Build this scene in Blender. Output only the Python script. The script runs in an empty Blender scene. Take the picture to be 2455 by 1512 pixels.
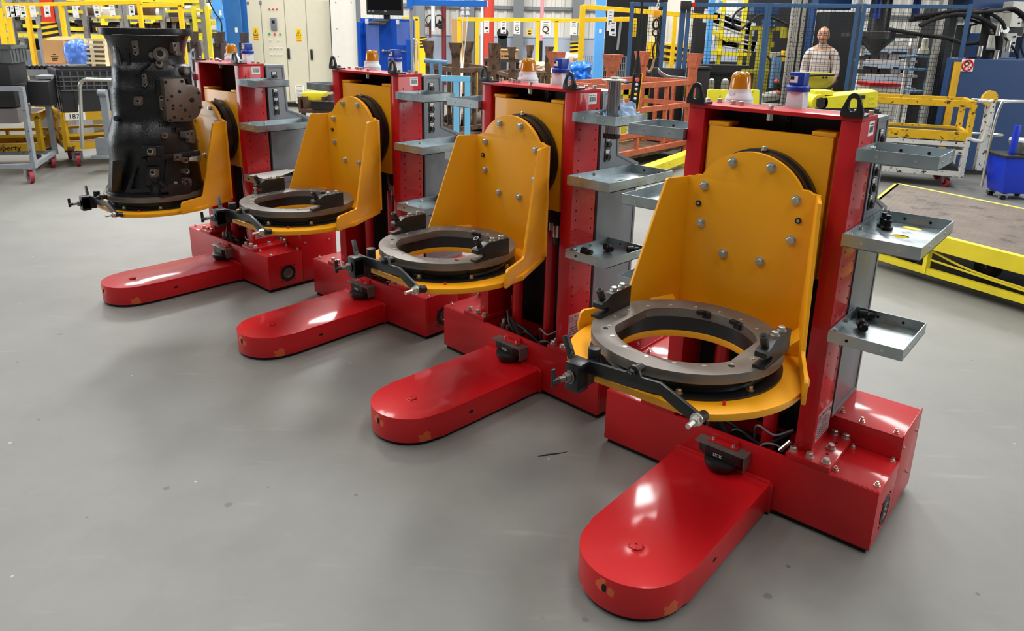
import bpy, bmesh, math, random
from mathutils import Vector, Matrix, noise
from mathutils.geometry import tessellate_polygon
from mathutils.bvhtree import BVHTree
random.seed(7)
scn = bpy.context.scene
COL = scn.collection
PI = math.pi
# ------------------------------------------------------------------ camera
IMW, IMH = 2455.0, 1512.0
FPX, PITCH, ROLL, PCX, PCY, CAMH = 1749.03, 0.28295, 0.02386, 1242.1, 586.0, 1.62
cp, sp, cr, sr = math.cos(PITCH), math.sin(PITCH), math.cos(ROLL), math.sin(ROLL)
_r, _u, CF = Vector((1, 0, 0)), Vector((0, sp, cp)), Vector((0, cp, -sp))
CR, CU = cr * _r + sr * _u, cr * _u - sr * _r
cam = bpy.data.cameras.new('camera')
cam.sensor_fit = 'HORIZONTAL'; cam.sensor_width = 36.0
cam.lens = FPX / IMW * 36.0
cam.shift_x = -(PCX - IMW / 2) / IMW
cam.shift_y = (PCY - IMH / 2) / IMW
cam.clip_start = 0.05; cam.clip_end = 200
camo = bpy.data.objects.new('camera', cam); COL.objects.link(camo)
m = Matrix((CR, CU, -CF)).transposed().to_4x4(); m.translation = (0, 0, CAMH)
camo.matrix_world = m
scn.camera = camo
# ------------------------------------------------------------------ exposure, world, lights
vs = scn.view_settings
scn.display_settings.display_device = 'sRGB'
vs.view_transform = 'Standard'; vs.look = 'None'; vs.gamma = 1.0; vs.use_curve_mapping = False
vs.exposure = 0.42
w = bpy.data.worlds.new('hall_light'); scn.world = w; w.use_nodes = True
bg = w.node_tree.nodes['Background']
bg.inputs[0].default_value = (0.93, 0.97, 1.0, 1); bg.inputs[1].default_value = 0.30
def area(name, loc, sx, sy, power, col=(1, .97, .92), target=None):
    l = bpy.data.lights.new(name, 'AREA'); l.shape = 'RECTANGLE'; l.size = sx; l.size_y = sy
    l.energy = power; l.color = col
    o = bpy.data.objects.new(name, l); COL.objects.link(o); o.location = loc
    if target is not None:
        o.rotation_euler = (Vector(target) - Vector(loc)).to_track_quat('-Z', 'Y').to_euler()
    return o
# rows of roof lights over the hall, running away from the camera
for x in (-9.0, -3.4, 2.2, 7.8):
    for y in (-1.0, 5.0, 11.0, 17.0):
        area('roof_light', (x, y, 7.2), 1.3, 4.2, {-1.0: 105, 5.0: 180, 11.0: 280, 17.0: 460}[y], (1, .985, .96))
# daylight from the open doors at the far left of the hall
area('door_light', (-17.0, 9.0, 2.6), 6.0, 4.5, 420, (.93, .97, 1), (-3, 6, .4))
# tall windows in the right-hand wall
area('window_light', (14.5, 1.5, 3.6), 7.0, 3.2, 380, (.95, .98, 1), (0, 3, .6))
# ------------------------------------------------------------------ helpers
def at(u, v, Y):
    """point on the upright plane y = Y seen at photograph pixel (u, v)"""
    d = CR * ((u - PCX) / FPX) - CU * ((v - PCY) / FPX) + CF
    return Vector((0, 0, CAMH)) + d * (Y / d.y)
def ground(u, v, Z=0.0):
    d = CR * ((u - PCX) / FPX) - CU * ((v - PCY) / FPX) + CF
    return Vector((0, 0, CAMH)) + d * ((Z - CAMH) / d.z)
def lin(c):
    return tuple((x / 12.92 if x <= .04045 else ((x + .055) / 1.055) ** 2.4) for x in c)
def rgb(r, g, b): return lin((r / 255., g / 255., b / 255.))
MATS = {}
def mat(name, col, rough=.5, metal=0., var=.0, scale=8., rvar=.0, bump=0., bscale=60., coat=0., dirt=None, dirt_amt=.0, dscale=5., trans=0., emit=0., alpha=1., streak=None, spec=.5):
    """procedural paint / metal / plastic; var: colour variation, dirt: second colour in noise patches"""
    m = bpy.data.materials.new(name); m.use_nodes = True
    nt = m.node_tree; b = nt.nodes['Principled BSDF']
    b.inputs['Base Color'].default_value = (*col, 1); b.inputs['Roughness'].default_value = rough
    b.inputs['Metallic'].default_value = metal; b.inputs['Coat Weight'].default_value = coat
    b.inputs['Coat Roughness'].default_value = .1
    b.inputs['Specular IOR Level'].default_value = spec
    if trans: b.inputs['Transmission Weight'].default_value = trans
    if alpha < 1: b.inputs['Alpha'].default_value = alpha
    if emit:
        b.inputs['Emission Color'].default_value = (*col, 1); b.inputs['Emission Strength'].default_value = emit
    tc = nt.nodes.new('ShaderNodeTexCoord')
    def nz(sc, det=4., vec=None):
        n = nt.nodes.new('ShaderNodeTexNoise'); n.inputs['Scale'].default_value = sc; n.inputs['Detail'].default_value = det
        nt.links.new(vec or tc.outputs['Object'], n.inputs['Vector']); return n
    cur = None
    if var or rvar:
        vec = None
        if streak:
            mp = nt.nodes.new('ShaderNodeMapping'); mp.inputs['Scale'].default_value = streak
            nt.links.new(tc.outputs['Object'], mp.inputs['Vector']); vec = mp.outputs[0]
        n = nz(scale, 4., vec)
        if var:
            mr = nt.nodes.new('ShaderNodeMapRange'); mr.inputs[1].default_value = .3; mr.inputs[2].default_value = .7
            mr.inputs[3].default_value = 1 - var; mr.inputs[4].default_value = 1 + var
            nt.links.new(n.outputs[0], mr.inputs[0])
            vm = nt.nodes.new('ShaderNodeVectorMath'); vm.operation = 'SCALE'; vm.inputs[0].default_value = col
            nt.links.new(mr.outputs[0], vm.inputs['Scale']); cur = vm.outputs[0]
        if rvar:
            mr = nt.nodes.new('ShaderNodeMapRange'); mr.inputs[1].default_value = .3; mr.inputs[2].default_value = .7
            mr.inputs[3].default_value = max(.02, rough - rvar); mr.inputs[4].default_value = rough + rvar
            nt.links.new(n.outputs[0], mr.inputs[0]); nt.links.new(mr.outputs[0], b.inputs['Roughness'])
    if dirt:
        n = nz(dscale, 6.)
        mr = nt.nodes.new('ShaderNodeMapRange'); t = .72 - .35 * dirt_amt
        mr.inputs[1].default_value = t; mr.inputs[2].default_value = t + .06
        nt.links.new(n.outputs[0], mr.inputs[0])
        mx = nt.nodes.new('ShaderNodeMix'); mx.data_type = 'RGBA'
        mx.inputs[6].default_value = (*col, 1); mx.inputs[7].default_value = (*dirt, 1)
        if cur: nt.links.new(cur, mx.inputs[6])
        nt.links.new(mr.outputs[0], mx.inputs[0]); cur = mx.outputs[2]
    if cur: nt.links.new(cur, b.inputs['Base Color'])
    if bump:
        n = nz(bscale, 3.); bp = nt.nodes.new('ShaderNodeBump'); bp.inputs['Strength'].default_value = bump
        bp.inputs['Distance'].default_value = .004
        nt.links.new(n.outputs[0], bp.inputs['Height']); nt.links.new(bp.outputs[0], b.inputs['Normal'])
    MATS[name] = m
    return m
class MB:
    """collects geometry for one mesh object"""
    def __init__(s): s.v = []; s.f = []; s.mi = []; s.cur = 0
    def add(s, vs, fs):
        n = len(s.v); s.v += [Vector(p) for p in vs]; s.f += [tuple(n + i for i in f) for f in fs]; s.mi += [s.cur] * len(fs); return s
    def box(s, x0, x1, y0, y1, z0, z1):
        return s.add([(x0, y0, z0), (x1, y0, z0), (x1, y1, z0), (x0, y1, z0), (x0, y0, z1), (x1, y0, z1), (x1, y1, z1), (x0, y1, z1)],
                     [(0, 3, 2, 1), (4, 5, 6, 7), (0, 1, 5, 4), (1, 2, 6, 5), (2, 3, 7, 6), (3, 0, 4, 7)])
    def hexa(s, P):   # 8 corners, bottom ring then top ring
        return s.add(P, [(0, 3, 2, 1), (4, 5, 6, 7), (0, 1, 5, 4), (1, 2, 6, 5), (2, 3, 7, 6), (3, 0, 4, 7)])
    def bar(s, p, q, w, h, up=(0, 0, 1)):
        p, q = Vector(p), Vector(q); d = (q - p).normalized(); up = Vector(up)
        if abs(d.dot(up)) > .97: up = Vector((0, 1, 0))
        a = d.cross(up).normalized() * w / 2; b = a.cross(d).normalized() * h / 2
        return s.hexa([p - a - b, p + a - b, q + a - b, q - a - b, p - a + b, p + a + b, q + a + b, q - a + b])
    def cyl(s, p, q, r, n=16, r2=None):
        p, q = Vector(p), Vector(q); d = (q - p).normalized(); r2 = r if r2 is None else r2
        a = d.orthogonal().normalized(); b = d.cross(a); P = []
        for c, rr in ((p, r), (q, r2)):
            P += [c + a * rr * math.cos(2 * PI * i / n) + b * rr * math.sin(2 * PI * i / n) for i in range(n)]
        F = [(i, (i + 1) % n, n + (i + 1) % n, n + i) for i in range(n)] + [tuple(range(n - 1, -1, -1)), tuple(range(n, 2 * n))]
        return s.add(P, F)
    def tube(s, pts, r, n=8, close=False):
        pts = [Vector(p) for p in pts]; P = []; F = []; N = len(pts); a = None
        for i, p in enumerate(pts):
            if close: d = pts[(i + 1) % N] - pts[i - 1]
            else: d = (pts[min(i + 1, N - 1)] - pts[max(i - 1, 0)])
            d.normalize()
            a = d.orthogonal().normalized() if a is None else (a - d * a.dot(d)).normalized()
            b = d.cross(a)
            P += [p + a * r * math.cos(2 * PI * k / n) + b * r * math.sin(2 * PI * k / n) for k in range(n)]
        for i in range(N if close else N - 1):
            j = (i + 1) % N
            F += [(i * n + k, i * n + (k + 1) % n, j * n + (k + 1) % n, j * n + k) for k in range(n)]
        if not close: F += [tuple(range(n - 1, -1, -1)), tuple(range((N - 1) * n, N * n))]
        return s.add(P, F)
    def prism(s, poly, c0, c1, f=None, holes=()):
        """polygon (a, b) with holes, extruded from c0 to c1; f maps (a, b, c) to a point"""
        f = f or (lambda a, b, c: (a, b, c))
        loops = [list(poly)] + [list(h) for h in holes]
        tris = tessellate_polygon([[Vector((a, b, 0)) for a, b in L] for L in loops])
        flat = [p for L in loops for p in L]; n = len(flat)
        P = [f(a, b, c0) for a, b in flat] + [f(a, b, c1) for a, b in flat]
        F = []
        for t in tris:
            A, B, C_ = (Vector(flat[i]) for i in t)
            ccw = (B - A).cross(C_ - A) > 0
            t = tuple(t) if ccw else tuple(reversed(t))
            F += [tuple(n + i for i in t), tuple(reversed(t))]
        o = 0
        for li, L in enumerate(loops):
            k = len(L); ar = sum(L[i][0] * L[(i + 1) % k][1] - L[(i + 1) % k][0] * L[i][1] for i in range(k))
            fl = (ar < 0) ^ (li > 0)
            for i in range(k):
                j = (i + 1) % k; q = (o + i, o + j, n + o + j, n + o + i)
                F.append(tuple(reversed(q)) if fl else q)
            o += k
        return s.add(P, F)
    def lathe(s, prof, n=32, c=(0, 0, 0), cap=True, a0=0., a1=2 * PI, axis='Z'):
        full = abs(a1 - a0 - 2 * PI) < 1e-6; m_ = n if full else n + 1; P = []; F = []; c = Vector(c)
        for r, z in prof:
            for i in range(m_):
                t = a0 + (a1 - a0) * i / n; v = (r * math.cos(t), r * math.sin(t), z)
                if axis == 'Y': v = (v[0], v[2], v[1])
                if axis == 'X': v = (v[2], v[0], v[1])
                P.append(c + Vector(v))
        for k in range(len(prof) - 1):
            for i in range(n):
                j = (i + 1) % m_; F.append((k * m_ + i, k * m_ + j, (k + 1) * m_ + j, (k + 1) * m_ + i))
        if cap and full:
            if prof[0][0] > 1e-5: F.append(tuple(range(n - 1, -1, -1)))
            if prof[-1][0] > 1e-5: F.append(tuple((len(prof) - 1) * m_ + i for i in range(n)))
        return s.add(P, F)
    def ball(s, c, rx, ry=None, rz=None, n=16, k=10):
        ry = ry or rx; rz = rz or rx; c = Vector(c)
        P = []; F = []
        for j in range(k + 1):
            t = PI * j / k
            for i in range(n):
                a = 2 * PI * i / n; P.append(c + Vector((rx * math.sin(t) * math.cos(a), ry * math.sin(t) * math.sin(a), -rz * math.cos(t))))
        for j in range(k):
            for i in range(n): F.append((j * n + i, j * n + (i + 1) % n, (j + 1) * n + (i + 1) % n, (j + 1) * n + i))
        return s.add(P, F)
    def hexbolt(s, p, d, r, h, washer=True, stud=0.):
        p = Vector(p); d = Vector(d).normalized()
        if washer: s.cyl(p, p + d * h * .22, r * 1.28, 14); p = p + d * h * .22
        s.cyl(p, p + d * h * .85, r, 6); s.cyl(p + d * h * .85, p + d * h, r * .93, 6, r * .75)
        if stud: s.cyl(p + d * h, p + d * (h + stud), r * .52, 10)
        return s
    def mesh(s, name, mats, smooth=35, bevel=0):
        me = bpy.data.meshes.new(name); me.from_pydata([tuple(v) for v in s.v], [], s.f)
        for mt in (mats if isinstance(mats, (list, tuple)) else [mats]): me.materials.append(mt)
        if any(s.mi): me.polygons.foreach_set('material_index', s.mi)
        bm = bmesh.new(); bm.from_mesh(me); bmesh.ops.recalc_face_normals(bm, faces=bm.faces)
        if bevel:
            es = [e for e in bm.edges if len(e.link_faces) == 2 and e.calc_face_angle(0) > .6 and e.calc_length() > bevel * 2.2]
            try: bmesh.ops.bevel(bm, geom=es, offset=bevel, segments=2, profile=.6, affect='EDGES', clamp_overlap=True)
            except Exception: pass
        bm.to_mesh(me); bm.free()
        if smooth:
            me.shade_smooth(); me.set_sharp_from_angle(angle=math.radians(min(smooth, 24) if bevel else smooth))
        return me
    def build(s, name, mats, parent=None, smooth=35, bevel=0, loc=None, label=None):
        return put(name, s.mesh(name, mats, smooth, bevel), parent, loc, label)
def put(name, me, parent=None, loc=None, label=None):
    o = bpy.data.objects.new(name, me); COL.objects.link(o); o.parent = parent
    if loc is not None: o.location = loc
    if label: o['label'] = label
    return o
def tag(o, label, cat, group=None, kind=None):
    o['label'] = label; o['category'] = cat
    if group: o['group'] = group
    if kind: o['kind'] = kind
    return o
def thing(name, label, cat, loc=(0, 0, 0), rz=0, group=None):
    o = bpy.data.objects.new(name, None); COL.objects.link(o); o.location = loc; o.rotation_euler = (0, 0, rz)
    return tag(o, label, cat, group)
def struct(name, mb, m_, smooth=35, bevel=0, parent=None):
    o = mb.build(name, m_, parent, smooth, bevel)
    if parent is None: o['kind'] = 'structure'
    return o
def copy_tree(o, parent=None, skip=()):
    c = o.copy(); COL.objects.link(c); c.parent = parent
    for ch in o.children:
        if ch.get('only') and ch['only'] in skip: continue
        copy_tree(ch, c, skip)
    return c
ORD = ('first', 'second', 'third', 'fourth', 'fifth', 'sixth', 'seventh', 'eighth', 'ninth', 'tenth', 'eleventh', 'twelfth', 'thirteenth', 'fourteenth', 'fifteenth', 'sixteenth', 'seventeenth', 'eighteenth', 'nineteenth', 'twentieth', 'twenty-first', 'twenty-second', 'twenty-third', 'twenty-fourth', 'twenty-fifth', 'twenty-sixth', 'twenty-seventh', 'twenty-eighth', 'twenty-ninth', 'thirtieth')
def circle(cx, cy, r, n=24, a0=0.): return [(cx + r * math.cos(a0 + 2 * PI * i / n), cy + r * math.sin(a0 + 2 * PI * i / n)) for i in range(n)]
def slot(cx, cy, w_, h_, n=8):   # upright stadium
    r = w_ / 2; P = []
    for i in range(n + 1): t = PI * i / n; P.append((cx + r * math.cos(t), cy + h_ / 2 - r + r * math.sin(t)))
    for i in range(n + 1): t = PI + PI * i / n; P.append((cx + r * math.cos(t), cy - h_ / 2 + r + r * math.sin(t)))
    return P
def bez(pts, n=10):
    """Catmull-Rom through points"""
    P = [Vector(p) for p in pts]; P = [2 * P[0] - P[1]] + P + [2 * P[-1] - P[-2]]; out = []
    for i in range(1, len(P) - 2):
        for k in range(n):
            t = k / n; a, b, c, d = P[i - 1:i + 3]
            out.append(.5 * ((2 * b) + (c - a) * t + (2 * a - 5 * b + 4 * c - d) * t * t + (3 * b - a - 3 * c + d) * t ** 3))
    return out + [P[-2]]
def text(s_, size, m_, parent, origin, ax, ay, name='lettering', align='LEFT', depth=.0004):
    """flat lettering at origin, running along ax with ay up"""
    cu = bpy.data.curves.new('t', 'FONT'); cu.body = s_; cu.size = size; cu.align_x = align; cu.extrude = depth; cu.resolution_u = 2
    o = bpy.data.objects.new('t', cu); COL.objects.link(o)
    me = bpy.data.meshes.new_from_object(o.evaluated_get(bpy.context.evaluated_depsgraph_get())); me.name = name
    bpy.data.objects.remove(o); bpy.data.curves.remove(cu)
    ax, ay = Vector(ax).normalized(), Vector(ay).normalized(); az = ax.cross(ay)
    me.transform(Matrix((ax, ay, az)).transposed().to_4x4()); me.materials.clear(); me.materials.append(m_)
    return put(name, me, parent, origin)
# ------------------------------------------------------------------ materials
RED = mat('red_paint', rgb(192, 10, 20), .5, coat=.42, spec=.35)
YEL = mat('amber_yellow_paint', rgb(238, 162, 8), .45, coat=.25, spec=.4)
BLACK = mat('black_enamel', rgb(26, 26, 27), .38, rvar=.08)
RUBBER = mat('black_rubber', rgb(14, 14, 14), .8)
DARK = mat('dark_void', rgb(10, 10, 11), .9)
GALV = mat('galvanised_sheet', rgb(176, 188, 192), .33, .85, var=.1, scale=14, rvar=.1)
ZINC = mat('zinc_bolt', rgb(205, 205, 196), .3, .9)
STEEL = mat('ground_steel', rgb(122, 116, 110), .42, .55, var=.16, scale=9, rvar=.12)
DSTEEL = mat('dark_machined_steel', rgb(62, 58, 55), .34, .8, var=.12, scale=10)
GREY = mat('cabinet_grey_paint', rgb(120, 124, 129), .36, var=.03, rvar=.06, bump=.15, bscale=300)
WHITEP = mat('white_plastic', rgb(228, 230, 234), .4)
BLUEP = mat('socket_blue_plastic', rgb(10, 58, 160), .4)
AMBER = mat('amber_lens', rgb(206, 132, 6), .16, trans=.12, coat=.5)
PAPER = mat('white_paper', rgb(236, 236, 232), .8)
INK = mat('black_ink', rgb(16, 16, 16), .7)
PLATEM = mat('engraved_silver_plate', rgb(214, 188, 190), .3, .5)
WHITEK = mat('white_print', rgb(225, 225, 225), .6)
CHIP = mat('orange_primer', rgb(214, 92, 40), .7, var=.2, scale=60)
SCREWR = mat('red_cap', rgb(200, 20, 20), .4)
def leg_paint():
    m_ = mat('red_leg_paint', rgb(198, 12, 22), .5, var=.03, scale=1.2, coat=.42, spec=.35)
    nt = m_.node_tree; b = nt.nodes['Principled BSDF']; tc = nt.nodes.new('ShaderNodeTexCoord')
    n = nt.nodes.new('ShaderNodeTexNoise'); n.inputs['Scale'].default_value = 38; n.inputs['Detail'].default_value = 5
    nt.links.new(tc.outputs['Object'], n.inputs['Vector'])
    acc = None
    for (p, r) in (((.165, -.06, .035), .034), ((-.005, -.178, .087), .026), ((.02, -.176, .082), .02), ((-.09, -.145, .02), .012)):
        d = nt.nodes.new('ShaderNodeVectorMath'); d.operation = 'DISTANCE'; d.inputs[1].default_value = p
        nt.links.new(tc.outputs['Object'], d.inputs[0])
        a = nt.nodes.new('ShaderNodeMath'); a.operation = 'DIVIDE'; a.inputs[1].default_value = r; nt.links.new(d.outputs['Value'], a.inputs[0])
        if acc is None: acc = a
        else:
            mn = nt.nodes.new('ShaderNodeMath'); mn.operation = 'MINIMUM'; nt.links.new(acc.outputs[0], mn.inputs[0]); nt.links.new(a.outputs[0], mn.inputs[1]); acc = mn
    n2 = nt.nodes.new('ShaderNodeMath'); n2.operation = 'MULTIPLY'; n2.inputs[1].default_value = 2.6; nt.links.new(n.outputs[0], n2.inputs[0])
    s = nt.nodes.new('ShaderNodeMath'); s.operation = 'SUBTRACT'; nt.links.new(n2.outputs[0], s.inputs[0]); nt.links.new(acc.outputs[0], s.inputs[1])
    mr = nt.nodes.new('ShaderNodeMapRange'); mr.inputs[1].default_value = .62; mr.inputs[2].default_value = .68; nt.links.new(s.outputs[0], mr.inputs[0])
    mx = nt.nodes.new('ShaderNodeMix'); mx.data_type = 'RGBA'; mx.inputs[7].default_value = (*rgb(212, 92, 40), 1)
    src = b.inputs['Base Color'].links[0].from_socket
    nt.links.new(src, mx.inputs[6]); nt.links.new(mr.outputs[0], mx.inputs[0]); nt.links.new(mx.outputs[2], b.inputs['Base Color'])
    return m_
REDLEG = leg_paint()
def floor_mat():
    m_ = bpy.data.materials.new('grey_floor_paint'); m_.use_nodes = True; nt = m_.node_tree; b = nt.nodes['Principled BSDF']
    tc = nt.nodes.new('ShaderNodeTexCoord')
    def nz(sc, det=5., rough=.6):
        n = nt.nodes.new('ShaderNodeTexNoise'); n.inputs['Scale'].default_value = sc; n.inputs['Detail'].default_value = det; n.inputs['Roughness'].default_value = rough
        nt.links.new(tc.outputs['Object'], n.inputs['Vector']); return n
    def rng(src, a, b_, c, d):
        r = nt.nodes.new('ShaderNodeMapRange'); r.inputs[1].default_value = a; r.inputs[2].default_value = b_; r.inputs[3].default_value = c; r.inputs[4].default_value = d
        nt.links.new(src, r.inputs[0]); return r.outputs[0]
    def mix(f, a, b_):
        x = nt.nodes.new('ShaderNodeMix'); x.data_type = 'RGBA'
        if hasattr(f, 'links'): nt.links.new(f, x.inputs[0])
        for k, s in ((6, a), (7, b_)):
            if isinstance(s, tuple): x.inputs[k].default_value = (*s, 1)
            else: nt.links.new(s, x.inputs[k])
        return x.outputs[2]
    big = nz(.55); mid = nz(3.2, 6); fine = nz(26, 6, .7); spk = nz(75, 2, .5)
    c = mix(rng(big.outputs[0], .35, .65, 0, 1), rgb(121, 122, 118), rgb(133, 133, 128))
    c = mix(rng(mid.outputs[0], .42, .8, 0, .5), c, rgb(108, 108, 104))
    c = mix(rng(fine.outputs[0], .60, .85, 0, .22), c, rgb(158, 156, 151))
    c = mix(rng(spk.outputs[0], .78, .8, 0, .7), c, rgb(66, 65, 62))
    vo = nt.nodes.new('ShaderNodeTexVoronoi'); vo.inputs['Scale'].default_value = 3.4; nt.links.new(tc.outputs['Object'], vo.inputs['Vector'])
    vo2 = nt.nodes.new('ShaderNodeTexVoronoi'); vo2.inputs['Scale'].default_value = 9.0; nt.links.new(tc.outputs['Object'], vo2.inputs['Vector'])
    wob = nz(60, 3, .6)
    def spots(v_, r, keep):
        sp_ = nt.nodes.new('ShaderNodeSeparateColor'); nt.links.new(v_.outputs['Color'], sp_.inputs[0])
        a_ = nt.nodes.new('ShaderNodeMath'); a_.operation = 'MULTIPLY_ADD'; nt.links.new(wob.outputs[0], a_.inputs[0]); a_.inputs[1].default_value = .05; nt.links.new(v_.outputs['Distance'], a_.inputs[2])
        k_ = rng(sp_.outputs[0], keep, keep + .01, 0, 1)
        d_ = rng(a_.outputs[0], r + .025, r + .035, 1, 0)
        m2 = nt.nodes.new('ShaderNodeMath'); m2.operation = 'MULTIPLY'; nt.links.new(k_, m2.inputs[0]); nt.links.new(d_, m2.inputs[1])
        m3 = nt.nodes.new('ShaderNodeMath'); m3.operation = 'MULTIPLY'; nt.links.new(m2.outputs[0], m3.inputs[0]); m3.inputs[1].default_value = .55; return m3.outputs[0]
    c = mix(spots(vo, .04, .5), c, rgb(80, 79, 76))
    c = mix(spots(vo2, .06, .85), c, rgb(60, 59, 57))
    vo3 = nt.nodes.new('ShaderNodeTexVoronoi'); vo3.inputs['Scale'].default_value = 6.1; nt.links.new(tc.outputs['Object'], vo3.inputs['Vector'])
    c = mix(spots(vo3, .035, .72), c, rgb(206, 204, 198))
    mp = nt.nodes.new('ShaderNodeMapping'); mp.inputs['Rotation'].default_value = (0, 0, .9); mp.inputs['Scale'].default_value = (1, 6, 1); nt.links.new(tc.outputs['Object'], mp.inputs['Vector'])
    sn = nt.nodes.new('ShaderNodeTexNoise'); sn.inputs['Scale'].default_value = 2.2; sn.inputs['Detail'].default_value = 7; nt.links.new(mp.outputs[0], sn.inputs['Vector'])
    c = mix(rng(sn.outputs[0], .64, .8, 0, .28), c, rgb(172, 170, 165))
    nt.links.new(c, b.inputs['Base Color'])
    nt.links.new(rng(big.outputs[0], .3, .7, .4, .5), b.inputs['Roughness'])
    b.inputs['Specular IOR Level'].default_value = .42
    bp = nt.nodes.new('ShaderNodeBump'); bp.inputs['Strength'].default_value = .05; bp.inputs['Distance'].default_value = .002
    nt.links.new(mid.outputs[0], bp.inputs['Height']); nt.links.new(bp.outputs[0], b.inputs['Normal'])
    return m_
FLOORM = floor_mat()
# ------------------------------------------------------------------ floor
struct('floor', MB().box(-30, 30, -6, 36, -.05, 0), FLOORM, smooth=0)
# ------------------------------------------------------------------ lifting trolley (local: x right, y back, z up, leg tip at origin)
def yz(a, b, c): return (c, a, b)      # polygon in (y, z), extruded along x
def xz(a, b, c): return (a, c, b)      # polygon in (x, z), extruded along y
def tray_mesh(x0, x1, y0, y1, z0, z1, holes=()):
    t = .003; b = MB()
    b.prism([(x0, y0), (x1, y0), (x1, y1), (x0, y1)], z0, z0 + t, holes=holes)
    b.box(x0, x1, y0, y0 + t, z0, z1); b.box(x0, x1, y1 - t, y1, z0, z1)
    b.box(x0, x0 + t, y0 + t, y1 - t, z0, z1); b.box(x1 - t, x1, y0 + t, y1 - t, z0, z1)
    return b
def make_trolley():
    T = thing('lifting_trolley', '', 'trolley')
    P = lambda mb, name, m_, parent=T, **k: mb.build(name, m_, parent, **k)
    BX = .517
    # ---- base
    b = MB()
    b.box(-BX, BX, .607, .622, .022, .239)                       # front wall
    for s in (-1, 1):
        xs = sorted((s * .212, s * BX)); b.box(xs[0], xs[1], .622, .852, .022, .236)
    b.box(-.212, .212, .85, .862, .022, .2); b.box(-.212, .212, .622, .85, .022, .035)
    base = P(b, 'base_frame', RED, bevel=.002)
    for s in (-1, 1):
        xs = sorted((s * .36, s * .5165))
        cv = P(MB().box(xs[0], xs[1], .612, .85, .2362, .2405), 'pod_cover', RED, bevel=.001)
        for (bx, by) in ((.369, .645), (.369, .832), (.499, .834), (.499, .645)):
            P(MB().hexbolt((s * bx, by, .2405), (0, 0, 1), .008, .008, True, .006), 'bolt', ZINC, cv)
        c = MB(); x0, x1 = sorted((s * .20, s * BX))
        c.box(x0, x1, .854, 1.119, .022, .327)
        e0, e1 = sorted((s * (BX - .004), s * BX)); c.box(e0, e1, .852, 1.119, .327, .337)
        rc = P(c, 'rear_cover', RED, bevel=.002)
        for (bx, by) in ((.375, .875), (.487, .872), (.30, .90)):
            P(MB().hexbolt((s * bx, by, .327), (0, 0, 1), .008, .008, True, .008), 'bolt', ZINC, rc)
        for (by, bz) in ((1.06, .27), (1.02, .12), (.88, .28)):
            P(MB().hexbolt((s * BX, by, bz), (s, 0, 0), .006, .006), 'bolt', ZINC, rc)
        h = MB(); h.lathe([(.030, -.001), (.054, -.001), (.054, .0025), (.047, .0025), (.047, .0008), (.030, .0008)], 28, (s * BX, .743, .106), axis='X')
        if s < 0: h.v = [Vector((-2 * 0 + (2 * s * BX - v.x), v.y, v.z)) for v in h.v]
        hub = P(h, 'wheel_hub', BLACK)
        k = MB(); k.lathe([(.0, -.004), (.032, -.004), (.032, .003), (.022, .004), (.020, .0015), (.009, .0015), (.008, .005), (.0, .005)], 24, (s * BX, .743, .106), axis='X')
        if s < 0: k.v = [Vector((2 * s * BX - v.x, v.y, v.z)) for v in k.v]
        P(k, 'hub_cap', STEEL, hub)
        for a in range(4):
            t = PI / 4 + a * PI / 2
            P(MB().cyl((s * BX, .743 + .066 * math.cos(t), .106 + .066 * math.sin(t)), (s * (BX + .002), .743 + .066 * math.cos(t), .106 + .066 * math.sin(t)), .005, 10), 'screw', DSTEEL, hub)
    sk = MB(); sk.box(-.505, .505, .618, 1.108, .002, .023)
    sk.prism([(-.168, .62), (-.168, 0)] + [(-.164 * math.cos(t), -.164 * math.sin(t)) for t in [PI * i / 16 for i in range(17)]] + [(.168, 0), (.168, .62)], .002, .018)
    P(sk, 'rubber_skirt', RUBBER)
    # ---- outrigger leg
    tip = [(.172 * math.cos(t), .172 * math.sin(t)) for t in [PI + PI * i / 28 for i in range(29)]]
    lg = MB().prism([(-.179, .607), (-.179, .02)] + tip + [(.179, .02), (.179, .607)], .016, .124)
    leg = P(lg, 'leg', REDLEG, bevel=.004)
    P(MB().prism([(-.19, .012), (.19, .012), (.19, .118), (.176, .131), (-.176, .131), (-.19, .118)], .592, .607, xz), 'weld_flange', RED, leg, bevel=.003)
    P(MB().lathe([(0, .131), (.004, .131), (.0045, .1335), (.018, .1335), (.021, .131), (.021, .126), (.026, .1235)], 24), 'pivot_boss', RED, leg)
    P(MB().prism(slot(0, .087, .014, .026), -.173, -.168, xz), 'slot', DARK, leg)
    P(MB().prism([(b_, a) for a, b_ in slot(.069, .176, .012, .026)], .1785, .1796, yz), 'slot', DARK, leg)
    P(MB().prism([(b_, a) for a, b_ in slot(.069, .176, .012, .026)], -.1796, -.1785, yz), 'slot', DARK, leg)
    # ---- safety scanner on the front wall
    sc = MB(); sc.box(-.095, .097, .55, .606, .205, .2105); sc.box(.091, .095, .553, .606, .15, .205)
    scn_ = P(sc, 'scanner_plate', STEEL, bevel=.0015)
    s2 = MB(); s2.prism([(-.084, .605), (-.084, .568), (-.05, .548), (.05, .548), (.086, .568), (.086, .605)], .166, .204)
    s2.lathe([(.0, .128), (.044, .128), (.052, .136), (.06, .152), (.06, .166)], 28, (0.004, .57, 0))
    P(s2, 'scanner_body', BLACK, scn_, bevel=.003, label='black laser scanner')
    text('SICK', .017, WHITEK, scn_, (-.02, .5465, .177), (1, 0, 0), (0, 0, 1))
    r_ = MB(); r_.box(-.055, .055, .574, .606, .2105, .216); r_.box(-.05, .05, .598, .606, .205, .236)
    br = P(r_, 'scanner_bracket', RED, scn_, bevel=.002)
    for bx in (-.038, .038): P(MB().hexbolt((bx, .585, .216), (0, 0, 1), .0055, .009), 'bolt', ZINC, scn_)
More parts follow.
